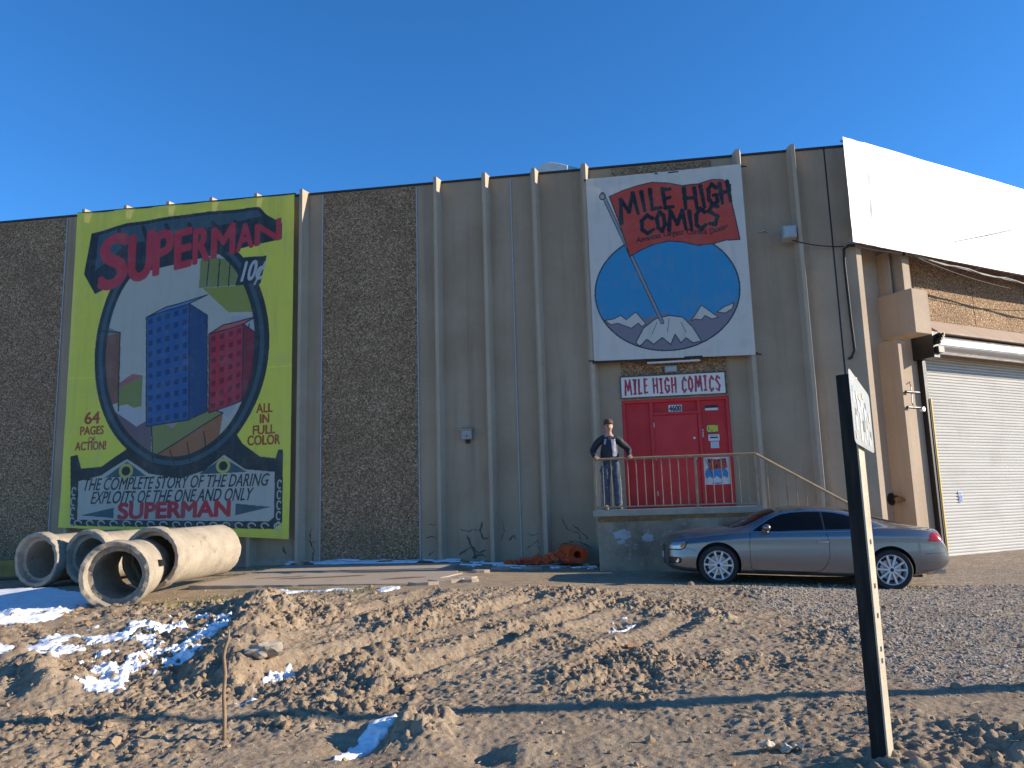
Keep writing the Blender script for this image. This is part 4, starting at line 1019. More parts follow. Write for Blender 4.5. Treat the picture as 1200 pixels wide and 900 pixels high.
m = MB(); m.box(3.56, 3.70, .622, .628, 1.42, 1.68); m.build('backing', flat('sticker_white', (.6, .65, .68), .4), stk)
m = MB(); m.box(3.575, 3.685, .6185, .6205, 1.43, 1.58); m.build('blue_panel', flat('sticker_blue', (.03, .13, .42), .4), stk)
m = MB()
def thick2(pts, w_, y=.6165):
    for a, b in zip(pts, pts[1:]):
        a, b = Vector(a), Vector(b); d = (b - a).normalized(); nn = Vector((-d.y, d.x))*w_
        q = [a+nn, b+nn, b-nn, a-nn]; k = len(m.v)*.00002
        m.add([(p.x, y - k, p.y) for p in q], [(0, 1, 2, 3)])
thick2([(3.62, 1.555), (3.622, 1.51), (3.645, 1.508), (3.656, 1.47)], .005); thick2([(3.60+.028*cos(a)+.025, 1.475+.028*sin(a)) for a in np.linspace(2.2, 6.0, 10)], .004)
m.build('symbol', M['white'], stk)
m = MB(); m.box(3.58, 3.68, .6185, .6205, 1.60, 1.66); m.build('print', flat('sticker_grey', (.2, .25, .3), .4), stk)

rd = thing('roof_vent', 'white rounded rooftop cover with a pale blue right end, peeking over the roof edge', 'roof cover', (1.0, 1.0, 9.1), 'F')
prof = [(.56, 9.2), (.60, 9.5), (.68, 9.66), (.80, 9.74), (.95, 9.76), (1.2, 9.70), (1.38, 9.63)]
m = MB(); m.prism(prof + [(1.38, 9.2)], .8, 2.0, 'y'); m.build('shell', M['white'], rd, bevel=.02)
m = MB(); m.prism([(1.383, 9.2), (1.383, 9.628), (1.62, 9.55), (1.7, 9.2)], .82, 1.98, 'y'); m.build('end_cap', flat('pale_blue', (.2, .5, .62), .5), rd)

# ================================================================== concrete pipes
def pipe(label, front, back, L=2.4, orad=.46, irad=.36, bell=.525, rot=0.0):
    f, b = Vector(front), Vector(back); d = (b - f).normalized()
    r = bpy.data.objects.new('concrete_pipe', None); col.objects.link(r)
    xa = Vector((0, 0, 1)).cross(d).normalized() * -1; za = xa.cross(d)
    r.matrix_world = Matrix(((xa.x, d.x, za.x, f.x), (xa.y, d.y, za.y, f.y), (xa.z, d.z, za.z, f.z), (0, 0, 0, 1)))
    tag(r, label, 'concrete pipe', 'concrete pipes lying left of the slab')
    def ring(prof, name, mat, seed):
        n = 72; vs, fs = [], []; mm = len(prof)
        for i, (rr, a) in enumerate(prof):
            for k in range(n):
                t_ = 2*pi*k/n
                dr = .009*float(gnoise(np.array([cos(t_)*2.2 + seed]), np.array([sin(t_)*2.2 + a*3]), 5)[0])
                da = .026*float(gnoise(np.array([cos(t_)*6.5 + seed]), np.array([sin(t_)*6.5 + rr*9]), 7)[0])
                vs.append(((rr + dr)*cos(t_), a + da, (rr + dr)*sin(t_)))
        for i in range(mm):
            j = (i+1) % mm
            for k in range(n): fs.append((i*n+k, i*n+(k+1) % n, j*n+(k+1) % n, j*n+k))
        mb = MB().add(vs, fs); o_ = mb.build(name, mat, r); auto_smooth(o_, 40); return o_
    sd = random.uniform(0, 50)
    ring([(bell-.015, 0), (bell, .02), (bell, .20), (orad+.01, .27), (orad, .30), (orad, L*.6), (orad, L-.012), (orad-.015, L), (irad+.03, L), (irad, L-.02), (irad, L*.5), (irad, .125), (irad+.04, .12), (orad-.035, .115), (orad-.02, .01), (orad-.01, 0)], 'barrel', M['pipe'], sd)
    return r
def on(x, y, rad): return (x, y, float(gz(np.array([x]), np.array([y]))[0]) + rad)
pc1 = pipe('front-most concrete pipe with a broad pale rim facing the camera', (-6.11, 12.3, .735), (-6.25, 13.4, .79), 1.25)
pc2 = pipe('concrete pipe socketed behind the front-most one, its far end nearest the wall', (-6.02, 13.28, .93), (-5.68, 15.4, .97), 2.15, .46, .37, .515)
pb1 = pipe('middle concrete pipe, its rim half hidden by the front-most pipe', (-8.28, 15.55, .88), (-7.7, 17.8, .94), 1.9)
pa1 = pipe('left-most concrete pipe with a dark mouth', (-9.28, 15.6, .86), (-8.66, 17.9, .93), 2.1)
m = MB(); m.box(-.09, .09, -.035, .035, -.05, .05)
m.v = [Matrix.Rotation(.1, 4, 'Y') @ v for v in m.v]
hol = m.build('lifting_hole', M['black'], None); hol.parent = pc1; hol.location = (.452, .72, .10); hol.rotation_euler = (0, 0, pi/2)
yb = thing('timber_beam', 'dark yellowish beam lying on the ground at the left edge behind the pipes', 'beam', (-11.9, 17.6, .42), 'W')
m = MB(); m.box(-15.0, -10.3, 17.62, 17.9, .42, .78); m.build('beam', worn('yellow_beam', (.38, .27, .07), (.2, .14, .05), 3, .8), yb, bevel=.02)

# ================================================================== yard slab, broken edge pieces
slab = thing('concrete_slab', 'worn tan concrete slab on the ground along the foot of the wall', 'slab', (-3.4, 15.3, .3), 'W')
def slab_z(x, y): return .385 + (y - 13.6)*.033
pts = [(-5.75,14.22),(-4.6,13.98),(-3.2,13.80),(-2.0,13.60),(-1.5,13.58),(-1.35,14.4),(-1.0,15.0),(-1.3,15.9),(-1.15,16.9),(-4.98,17.45),(-5.25,16.0)]
dens = []
for i in range(len(pts)):
    a, b = Vector(pts[i]), Vector(pts[(i+1) % len(pts)]); n = max(1, int((b-a).length/.12))
    for k in range(n):
        p = a.lerp(b, k/n); jj = .035 if i in (4, 5, 6, 7) else .012
        dens.append((p.x + random.gauss(0, jj), p.y + random.gauss(0, jj)))
n = len(dens)
m = MB(); m.add([(x, y, slab_z(x, y) - .16) for x, y in dens] + [(x, y, slab_z(x, y)) for x, y in dens], [list(range(n))[::-1], list(range(n, 2*n))] + [(i, (i+1) % n, n+(i+1) % n, n+i) for i in range(n)])
m.build('slab', M['slab'], slab)
M['damp'] = worn('damp_soil_stain', (.14, .09, .055), (.2, .13, .08), 6, .9)
for cx, cy, lx, ly, ang in ((-3.6, 14.9, .75, .09, .12), (-2.7, 15.5, .5, .07, -.1), (-4.4, 15.1, .4, .06, .2), (-2.0, 14.4, .35, .1, .3)):
    q = []
    for k in range(40):
        a = 2*pi*k/40; rr = 1 + .55*gnoise(np.array([cos(a)*2 + cx]), np.array([sin(a)*2 + cy]), 6)[0]; u_, v_ = lx*rr*cos(a), ly*rr*sin(a)
        q.append((cx + u_*cos(ang) - v_*sin(ang), cy + u_*sin(ang) + v_*cos(ang)))
    MB().add([(x, y, slab_z(x, y) + .004) for x, y in q], [list(range(40))]).build('soil_stain', M['damp'], slab)
nx, ny = 260, 40; X_, U_ = np.meshgrid(np.linspace(-5.05, -1.2, nx), np.linspace(0, 1, ny))
WY_ = 17.3/1.0 - .1477*X_ - .02; Y_ = WY_ - U_*(.42 + .18*gnoise(X_*1.3, 0*X_, 161))
Zs_ = slab_z(X_, Y_) + .012 + .03*(1-U_)*(1 + gnoise(X_*2, U_*3, 162)) - .02*sstep(.75, 1, U_)
sn2 = link('snow', grid_mesh('snow', X_, Y_, Zs_, (gnoise(X_*1.5, U_*2, 163) + .3*gnoise(X_*6, U_*6, 164) > -.28) ), M['snow'], fix=False); sn2['kind'] = 'stuff'
chunks = [(-1.2, 13.75, .28), (-.95, 14.1, .2), (-1.55, 13.45, .22), (-.8, 13.7, .14), (.3, 15.9, .2), (-.3, 15.7, .16), (-.7, 15.2, .14)]
clab = ['largest flat broken concrete piece off the slab corner', 'flat broken concrete piece right behind the largest one', 'flat broken piece lying at the front corner of the slab', 'small broken concrete piece right of the largest one',
        'flat concrete piece in front of the orange netting', 'small flat concrete piece left of the one by the netting', 'small concrete piece off the right edge of the slab']
for (x, y, s), lab in zip(chunks, clab):
    k = random.randint(5, 7); a0 = random.uniform(0, 6)
    P = [(x + s*random.uniform(.75, 1.15)*cos(a0 + 2*pi*i/k)*1.2, y + s*random.uniform(.7, 1.1)*sin(a0 + 2*pi*i/k)*.8) for i in range(k)]
    z = gh(x, y); b = (x, y, z)
    m = MB(); m.prism([(px_ - x, py_ - y) for px_, py_ in P], -.02, .05)
    m.v = [Matrix.Rotation(random.uniform(-.1, .1), 4, 'X') @ v for v in m.v]
    tag(m.build('concrete_piece', M['slab'], base=b, frame='W', bevel=.008, rel=True), lab, 'rubble', 'broken concrete beside the slab')

# ================================================================== orange barrier netting
og = thing('barrier_netting', 'crumpled orange plastic barrier netting with one rolled end, left of the dock', 'netting', (.9, -.6, .42), 'F')
m = MB(); spir = []
for k in range(120):
    a = k*.30; r0 = .09 + .115*k/120; spir.append((r0*cos(a), r0*sin(a)))
vs, fs = [], []
for i, (a, b) in enumerate(spir):
    vs += [(1.36 + a, -.74, .62 + b*.9), (1.10 + a*1.04, -.12, .64 + b*.92)]
    if i: fs.append((2*i-2, 2*i, 2*i+1, 2*i-1))
m.add(vs, fs); ro = m.build('roll', M['orange'], og); ro.modifiers.new('thickness', 'SOLIDIFY').thickness = .012
nx, ny = 90, 40; X_, Y_ = np.meshgrid(np.linspace(-.15, 1.25, nx), np.linspace(-.95, -.22, ny))
Zc_ = .43 + .16*sstep(-.1, 1.0, X_)*np.exp(-((Y_ + .5)/.25)**2) + .15*np.abs(gnoise(X_*4, Y_*4, 131)) + .10*np.abs(gnoise(X_*9, Y_*9, 132)) - .03
edge = (gnoise(X_*3, Y_*3, 133) > -.55) & ((Y_ > -.85 + .12*gnoise(X_*4, 0*X_, 134)))
hole = (np.arange(nx)[None, :] % 3 == 1) & (np.arange(ny)[:, None] % 3 == 1)
me = grid_mesh('netting', X_ - .9, Y_ + .6, Zc_ - .42, edge & ~hole)
link('netting', me, M['orange'], og, fix=False)

# ================================================================== sign post in front
sp_ = thing('sign_post', 'dark square post standing in the dirt in front of the car', 'post', (2.19, 5.15, -.02), 'W')
t = NT('post_black'); v = t.coord()
M['post'] = t.set(t.mix(t.maprange(t.noise(t.coord((8, 8, 1)), 3, 5), .45, .7), (.016, .015, .014), (.035, .03, .026)), .75, 0, t.bump(t.noise(t.coord((20, 20, 1)), 4, 4), .2, .005), .2)
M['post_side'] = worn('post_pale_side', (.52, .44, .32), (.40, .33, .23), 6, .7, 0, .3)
PR = Matrix.Translation((2.19, 5.15, 0)) @ Matrix.Rotation(R(-45), 4, 'Z')
a_ = .046
m = MB(); m.box(-a_, a_, -a_, a_, -.3, 2.36); m.v = [PR @ v for v in m.v]; m.build('shaft', M['post'], sp_, bevel=.004)
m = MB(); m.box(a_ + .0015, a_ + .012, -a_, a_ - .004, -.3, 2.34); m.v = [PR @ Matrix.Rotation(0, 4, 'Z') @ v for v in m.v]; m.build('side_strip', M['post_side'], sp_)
m = MB()
for z in (1.0, 1.27, .55, .62, .82): m.box(a_ + .0115, a_ + .0135, -.012, .012, z, z + .03)
m.v = [PR @ v for v in m.v]; m.build('slot', M['black'], sp_)
# metal sign fixed to the post, its face turned to the right
sn = thing('metal_sign', 'weathered metal sign covered with small stickers, mounted on the dark post', 'sign', (2.42, 5.33, 1.88), 'W')
pA, pB = Vector((2.144, 4.998)), Vector((2.354, 5.208)); dd = (pB - pA); LL = dd.length; dd.normalize(); nn = Vector((dd.y, -dd.x))
def sg_pt(u_, z_, off=0.0): 
    q = pA + dd*u_ + nn*off; f = u_/LL; return (q.x, q.y, z_ - .02 - f*(.063 + .10*(z_ - 1.925)/.485))
za, zb2 = 1.925, 2.41
def rrect(u0, u1, z0, z1, r, n=6):
    P = []
    for cx, cz, a0 in ((u1-r, z0+r, -90), (u1-r, z1-r, 0), (u0+r, z1-r, 90), (u0+r, z0+r, 180)):
        for k in range(n+1): a = R(a0 + 90*k/n); P.append((cx + r*cos(a), cz + r*sin(a)))
    return P
def sheet(P, off0, off1):
    n = len(P); m = MB()
    m.add([sg_pt(u_, z_, off0) for u_, z_ in P] + [sg_pt(u_, z_, off1) for u_, z_ in P], [list(range(n))[::-1], list(range(n, 2*n))] + [(i, (i+1) % n, n+(i+1) % n, n+i) for i in range(n)])
    return m
sheet(rrect(0, LL, za, zb2, .03), .0, .003).build('plate', worn('sign_plate', (.27, .27, .255), (.20, .20, .19), 4, .5, .3, .1), sn)
M['stk'] = [flat('sticker_' + n_, c_, .4) for n_, c_ in (('cream', (.5, .49, .43)), ('pale', (.48, .51, .52)), ('sky', (.12, .40, .52)), ('charcoal', (.12, .12, .12)), ('tan', (.5, .42, .3)))]
for k, (u_, z_, w_, h_, ci) in enumerate(((.16,2.20,.13,.10,0),(.17,2.27,.10,.04,2),(.42,2.24,.15,.06,0),(.48,2.16,.13,.09,1),(.26,2.10,.12,.07,3),(.24,2.02,.16,.10,1),(.62,2.10,.14,.11,1),(.62,2.26,.2,.03,4),
      (.80,2.18,.15,.10,0),(.60,1.965,.18,.13,0),(.85,2.05,.14,.08,3),(1.02,2.14,.13,.10,1),(1.05,2.0,.15,.09,0),(1.22,2.09,.12,.09,4),(1.26,1.97,.14,.07,1),(1.38,2.16,.10,.08,0),(1.40,2.03,.1,.06,3),(1.15,2.24,.1,.05,3),(.95,2.30,.12,.04,4),(.15,1.96,.1,.05,4),(.86,1.95,.10,.06,1))):
    sheet(rrect(u_*LL/1.645, (u_+w_)*LL/1.645, z_, z_+h_, .004, 2), .0034 + .0004*(k % 4), .0042 + .0004*(k % 4)).build('sticker', M['stk'][ci], sn)


# ================================================================== loose things on the dirt
zst = gh(-2.3, 6.5)
stick = MB(); stick.tube([(0, 0, -.08), (.0, 0, .15), (-.012, .0, .33), (-.005, 0, .50), (-.02, 0, .62), (-.012, 0, .68), (.012, 0, .75), (.02, 0, .83)], [.016, .017, .015, .016, .014, .016, .012, .006], 8)
stick.tube([(-.012, 0, .66), (-.035, .01, .68), (-.05, .01, .70)], [.009, .007, .004], 6)
tag(stick.build('stick', M['wood'], base=(-2.32, 6.52, zst), frame='W', smooth=True, rel=True), 'thin bare stick standing upright in the dirt', 'stick')
def rock(label, x, y, s, mat, flatn=.6, name='rock'):
    bm = bmesh.new(); bmesh.ops.create_icosphere(bm, subdivisions=3, radius=1); sd = random.uniform(0, 90)
    for v in bm.verts:
        d = v.co.copy(); nz = gnoise(np.array([d.x*1.5 + sd]), np.array([d.y*1.5 + d.z*1.3]), 9)[0]*.35 + gnoise(np.array([d.x*4 + sd]), np.array([d.y*4 + d.z*3]), 10)[0]*.12
        v.co = Vector((d.x*1.2, d.y*.9, d.z*flatn)) * (1 + nz) * s
    me = bpy.data.meshes.new(name); bm.to_mesh(me); bm.free()
    return tag(link(name, me, mat, base=(x, y, gh(x, y) + s*.2), frame='W'), label, 'rock')
rock('flat pale grey rock lying just behind and right of the upright stick', -2.66, 8.55, .16, M['stone'], .5)
for k, (x, y) in enumerate(((1.66, 5.62), (1.78, 5.59))):
    X_, Y_ = np.meshgrid(np.linspace(-.075, .075, 16), np.linspace(-.05, .05, 12)); Z_ = .03 + .035*gnoise(X_*18 + k*7, Y_*18, 141) + .015*gnoise(X_*40, Y_*40, 142)
    o = link('paper_litter', grid_mesh('paper_litter', X_, Y_, Z_), worn('crumpled_paper', (.66, .56, .42), (.5, .42, .3), 9, .7), base=(x, y, gh(x, y)), frame='W', fix=False)
    tag(o, ('larger', 'smaller')[k] + ' crumpled scrap of pale paper on the dirt left of the post', 'litter')
wd = MB(); wd.box(-.11, .11, -.03, .03, -.012, .012); wd.v = [Matrix.Rotation(.5, 4, 'Z') @ Matrix.Rotation(.12, 4, 'Y') @ v for v in wd.v]
tag(wd.build('wood_scrap', worn('brown_scrap', (.42, .2, .09), (.3, .15, .07), 8, .8), base=(1.25, 9.0, gh(1.25, 9.0) + .03), frame='W', rel=True), 'short reddish brown scrap of wood on the dirt in the middle', 'wood scrap')
# utility pole beyond the right edge of the photograph; only its long shadow is seen
up = thing('utility_pole', 'tall wooden utility pole whose long shadow crosses the dirt', 'utility pole', (9.3, 6.32, 0), 'W')
m = MB(); m.tube([(9.3, 6.32, -.5), (9.3, 6.32, 11)], [.115, .09], 16); m.build('shaft', M['wood'], up)
m = MB(); m.box(9.25, 9.35, 5.3, 7.35, 10.3, 10.42); m.build('crossarm', M['wood'], up)

# ================================================================== parked coupe
# local axes: x from the nose to the tail, y across (the side towards the camera is -y), z up from the ground
t = NT('car_paint')
M['paint'] = t.set((.185, .19, .20), .27, .75)
t.b.inputs['Coat Weight'].default_value = .8; t.b.inputs['Coat Roughness'].default_value = .04
M['chrome'] = flat('chrome', (.62, .62, .62), .14, 1.0)
M['rim'] = flat('alloy_rim', (.72, .72, .71), .35, .35)
M['dark_trim'] = flat('black_trim', (.012, .012, .012), .45)
M['lamp_red'] = flat('tail_lens', (.42, .012, .02), .12)
M['lamp_clear'] = flat('head_lens', (.40, .42, .44), .08, .5)
M['amber'] = flat('amber_lens', (.55, .16, .03), .2)

g0 = Vector((3.265, 13.28, .245)); g1 = Vector((5.885, 12.89, .125))      # where the near wheels touch the ground
WB = 2.751; KS = (g1 - g0).length / WB
ax = (g1 - g0).normalized(); ay = Vector((0, 0, 1)).cross(ax).normalized(); az = ax.cross(ay)
car = bpy.data.objects.new('parked_car', None); col.objects.link(car)
org = g0 - ax * (.87 * KS) + ay * (.82 * KS)
car.matrix_world = Matrix(((ax.x, ay.x, az.x, org.x), (ax.y, ay.y, az.y, org.y), (ax.z, ay.z, az.z, org.z), (0, 0, 0, 1))) @ Matrix.Scale(KS, 4)
tag(car, 'silver grey two-door coupe with tinted windows parked in front of the dock', 'car')
#      x    zb   zs   zt    wm    ws    wr   zr
ST = [(.00,.33,.64,.72,.50,.46,.34,.71),(.03,.27,.675,.77,.66,.61,.46,.76),(.11,.225,.71,.83,.785,.72,.55,.815),(.28,.20,.745,.872,.862,.78,.60,.855),
      (.55,.185,.785,.91,.905,.825,.63,.893),(.87,.18,.83,.948,.925,.86,.66,.92),(1.10,.18,.862,.968,.926,.875,.69,.945),(1.22,.18,.876,1.012,.926,.878,.74,.95),
      (1.45,.18,.892,1.125,.926,.882,.735,1.0),(1.66,.18,.905,1.23,.927,.884,.685,1.115),(1.86,.18,.915,1.30,.927,.885,.635,1.205),(2.1,.18,.925,1.342,.928,.886,.60,1.258),
      (2.4,.18,.935,1.36,.928,.887,.58,1.287),(2.75,.18,.95,1.352,.929,.888,.575,1.278),(3.05,.18,.966,1.318,.93,.888,.58,1.24),(3.3,.18,.985,1.262,.932,.884,.60,1.175),
      (3.55,.18,.992,1.195,.932,.872,.635,1.10),(3.8,.195,.99,1.125,.925,.855,.67,1.05),(4.05,.23,.985,1.062,.90,.832,.69,1.022),(4.25,.27,.97,1.03,.868,.80,.69,1.01),
      (4.40,.31,.93,1.018,.825,.765,.66,1.0),(4.47,.335,.86,.965,.785,.72,.60,.94),(4.54,.365,.74,.84,.735,.66,.52,.82),(4.60,.41,.62,.70,.66,.56,.42,.69),(4.625,.45,.57,.61,.56,.46,.34,.60)]
vs, fs = [], []; rings = []
for (x, zb, zs, zt, wm, ws, wr, zr) in ST:
    zm = zb + .46*(zs - zb); lerp = lambda a, b, f: a + (b-a)*f
    half = [(0, zb), (.6*wm, zb), (.90*wm, zb + .012), (.972*wm, zb + .07), (.992*wm, lerp(zb, zm, .55)), (wm, zm), (lerp(wm, ws, .16), lerp(zm, zs, .45)), (lerp(wm, ws, .17), lerp(zm, zs, .74)),
            (lerp(wm, ws, .62), lerp(zm, zs, .90)), (ws, zs), (lerp(ws, wr, .13) , lerp(zs, zr, .10)), (lerp(ws, wr, .40), lerp(zs, zr, .42)), (lerp(ws, wr, .74), lerp(zs, zr, .78)), (wr, zr), (.84*wr, lerp(zr, zt, .55)), (.45*wr, lerp(zr, zt, .90)), (0, zt)]
    ring = half + [(-a, b) for a, b in half[-2:0:-1]]
    rings.append(len(ring)); vs += [(x, -a, b) for a, b in ring]
nr = rings[0]
for i in range(len(ST) - 1):
    for k in range(nr): fs.append((i*nr+k, i*nr+(k+1) % nr, (i+1)*nr+(k+1) % nr, (i+1)*nr+k))
fs.append(list(range(nr))[::-1]); fs.append([(len(ST)-1)*nr + k for k in range(nr)])
me = bpy.data.meshes.new('body'); me.from_pydata(vs, [], fs); fix_normals(me)
def bake(ob, name):
    dg = bpy.context.evaluated_depsgraph_get(); dg.update(); m_ = bpy.data.meshes.new_from_object(ob.evaluated_get(dg)); m_.name = name; return m_
tmp = bpy.data.objects.new('tmp', me); col.objects.link(tmp)
ca_ = me.attributes.new('crease_edge', 'FLOAT', 'EDGE')
for e in me.edges:
    a, b = e.vertices
    if abs(a - b) == nr and a % nr in (7, nr - 7, 9, nr - 9, 13, nr - 13, 3, nr - 3): ca_.data[e.index].value = .55
ss = tmp.modifiers.new('s', 'SUBSURF'); ss.levels = 2
full = bake(tmp, 'full')
BV = BVHTree.FromPolygons([v.co[:] for v in full.vertices], [p.vertices[:] for p in full.polygons])
# wheel arches
XW = (.87, .87 + WB); ZW = .33; cut = []
for x in XW:
    for s in (-1, 1):
        m = MB(); m.lathe([(.0, s*.58), (.372, s*.58), (.372, s*1.2), (.0, s*1.2)][1:3], 48, 'y', (x, 0, ZW + .012))
        n = 48; m.f.append(list(range(n))); m.f.append(list(range(n, 2*n)))
        c_ = m.build('cut', None); cut.append(c_); b = tmp.modifiers.new('b', 'BOOLEAN'); b.operation = 'DIFFERENCE'; b.object = c_; b.solver = 'EXACT'
body_me = bake(tmp, 'body')
for c_ in cut: bpy.data.objects.remove(c_)
bpy.data.objects.remove(tmp)
body_me.materials.clear(); body = link('body', body_me, M['paint'], car); auto_smooth(body, 38)
body_me.materials.append(M['dark_trim'])
for p in body_me.polygons:                        # the wheel wells and the underside are black trim
    c_ = p.center
    if any(abs(math.hypot(c_.x - x, c_.z - ZW - .012) - .372) < .004 for x in XW) and abs(p.normal.y) < .3 or (abs(abs(c_.y) - .58) < .004) or c_.z < .215:
        p.material_index = 1
def hitside(x, z, s=-1, off=.003):
    h = BV.ray_cast(Vector((x, s*3, z)), Vector((0, -s, 0)))
    return None if h[0] is None else h[0] + Vector((0, s*off, 0)) + h[1]*0
def proj_poly(name, P, mat, s=-1, off=.003, nx=36, nz=10, parent=car):
    """lay a thin panel with the outline P (x,z) on the body side"""
    xs_ = [p[0] for p in P]; x0, x1 = min(xs_), max(xs_); V, F, ok = [], [], []
    for i in range(nx + 1):
        x = x0 + (x1-x0)*(.0015 + .997*i/nx); zz = []
        for a, b in zip(P, P[1:] + P[:1]):
            if (a[0] - x)*(b[0] - x) <= 0 and a[0] != b[0]: zz.append(a[1] + (b[1]-a[1])*(x-a[0])/(b[0]-a[0]))
        lo_, hi_ = min(zz), max(zz)
        for j in range(nz + 1):
            h = hitside(x, lo_ + (hi_-lo_)*j/nz, s, off); V.append(h if h is not None else Vector((x, s*.9, lo_)))
    for i in range(nx):
        for j in range(nz): a = i*(nz+1)+j; F.append((a, a+1, a+nz+2, a+nz+1))
    m = MB(); m.add(V, F); return m.build(name, mat, parent, smooth=True)
def proj_line(name, P, w_, mat, s=-1, off=.004, parent=car, step=.03):
    L = []
    for a, b in zip(P, P[1:]):
        a, b = Vector(a), Vector(b); n = max(1, int((b-a).length/step)); L += [a.lerp(b, k/n) for k in range(n)]
    L.append(Vector(P[-1])); V, F = [], []
    for i, p in enumerate(L):
        d = (L[min(i+1, len(L)-1)] - L[max(i-1, 0)]).normalized(); nn_ = Vector((-d.y, d.x))*w_/2
        for q in (p + nn_, p - nn_):
            h = hitside(q.x, q.y, s, off); V.append(h if h is not None else Vector((q.x, s*.9, q.y)))
        if i: F.append((2*i-2, 2*i-1, 2*i+1, 2*i))
    m = MB(); m.add(V, F); return m.build(name, mat, parent, smooth=True)
W1 = [(1.44,.905),(1.56,.99),(1.76,1.115),(1.92,1.185),(2.1,1.222),(2.35,1.242),(2.585,1.246),(2.585,.932),(2.2,.918),(1.8,.906)]
W2 = [(2.615,.934),(2.615,1.246),(2.8,1.234),(2.98,1.20),(3.15,1.145),(3.28,1.085),(3.38,1.018),(3.3,.99),(3.1,.962),(2.85,.945)]
for s in (-1, 1):
    proj_poly('side_window', W1, M['glass'], s); proj_poly('side_window', W2, M['glass'], s)
    proj_line('window_trim', [(1.40,.896),(1.8,.898),(2.2,.909),(2.6,.923),(2.85,.935),(3.1,.951),(3.3,.978),(3.41,1.016),(3.29,1.098),(3.15,1.157),(2.98,1.212),(2.8,1.246),(2.6,1.258),(2.35,1.254),(2.1,1.234),(1.92,1.197),(1.76,1.127),(1.56,1.002),(1.40,.896)], .016, M['chrome'], s)
    proj_line('door_pillar', [(2.60,.93),(2.60,1.25)], .022, M['dark_trim'], s, .0045)
    dr = proj_line('door_gap', [(1.40,.885),(1.385,.72),(1.385,.5),(1.40,.30),(1.46,.265),(2.45,.262),(2.54,.30),(2.62,.40),(2.66,.52),(2.66,.74),(2.62,.91)], .007, M['dark_trim'], s)
    proj_line('shoulder_crease', [(.35,.69),(.9,.735),(1.5,.755),(2.4,.775),(3.2,.795),(3.9,.80)], .004, M['paint'], s, .006)
    proj_line('sill_trim', [(1.26,.245),(2.2,.24),(3.2,.245)], .03, M['dark_trim'], s, .004)
    h = hitside(2.55, .755, s, 0)
    m = MB(); m.tube([h + Vector((-.09, s*.0, 0)), h + Vector((-.075, s*.03, .003)), h + Vector((.075, s*.032, .003)), h + Vector((.095, 0, 0))], [.008, .012, .012, .008], 8)
    m.build('door_handle', M['chrome'], car, smooth=True)
    # mirror
    m = MB(); b0 = hitside(1.60, .925, s, 0); c = Vector((1.63, s*1.005, .968))
    m.tube([b0 + Vector((0, 0, -.005)), c + Vector((0, -s*.05, -.04))], [.03, .024], 10)
    n0 = len(m.v); bm = bmesh.new(); bmesh.ops.create_uvsphere(bm, u_segments=18, v_segments=10, radius=1)
    for v in bm.verts: v.co = Vector((c.x + v.co.x*.075 + .02, c.y + v.co.y*.105, c.z + v.co.z*.062 + .01*v.co.y*s))
    bm.verts.index_update(); m.add([v.co for v in bm.verts], [[v.index for v in f.verts] for f in bm.faces]); bm.free()
    mir = m.build('mirror', M['paint'], car, smooth=True)
    m = MB(); m.disc((1.724, c.y, c.z), .055, 16, 'x'); m.build('mirror_glass', M['glass'], mir)
    # lamps
    hl = proj_poly('headlight', [(.05,.575),(.06,.64),(.13,.685),(.34,.715),(.36,.69),(.32,.615),(.26,.58)], M['lamp_clear'], s, .004, 26, 6)
    proj_poly('indicator', [(.245,.60),(.25,.655),(.33,.69),(.335,.66),(.305,.62)], M['amber'], s, .007, 12, 5, hl)
    proj_line('headlight_edge', [(.055,.568),(.26,.576),(.318,.61),(.352,.678),(.336,.706)], .02, M['dark_trim'], s, .006, hl)
    proj_poly('fog_lamp_recess', [(.05,.33),(.055,.44),(.12,.45),(.25,.44),(.27,.40),(.25,.345)], M['dark_trim'], s, .004, 20, 6)
    hf = hitside(.19, .395, s, .0); m = MB(); m.lathe([(.038, -.006), (.045, -.012), (.045, .0)], 20, 'y', (0, 0, 0)); m.disc((0, -.004, 0), .038, 20)
    m.v = [Vector((v.x*.75 + hf.x, (v.y*(1 if s < 0 else -1)) + hf.y - v.x*.45*(1 if s < 0 else -1), v.z + hf.z)) for v in m.v]; m.build('fog_lamp', M['chrome'], car)
    proj_poly('tail_light', [(4.22,.80),(4.25,.90),(4.30,.945),(4.40,.94),(4.455,.89),(4.50,.815),(4.40,.80)], M['lamp_red'], s, .004, 20, 6)
    proj_line('bumper_gap', [(4.16,.60),(4.3,.612),(4.5,.62)], .006, M['dark_trim'], s)
    proj_line('bumper_gap', [(.31,.60),(.42,.585),(.50,.56)], .005, M['dark_trim'], s)
    proj_line('front_lip', [(.08,.27),(.3,.225),(.49,.215)], .03, M['dark_trim'], s, .004)
    proj_line('rear_lip', [(3.98,.26),(4.25,.305),(4.45,.36)], .03, M['dark_trim'], s, .004)
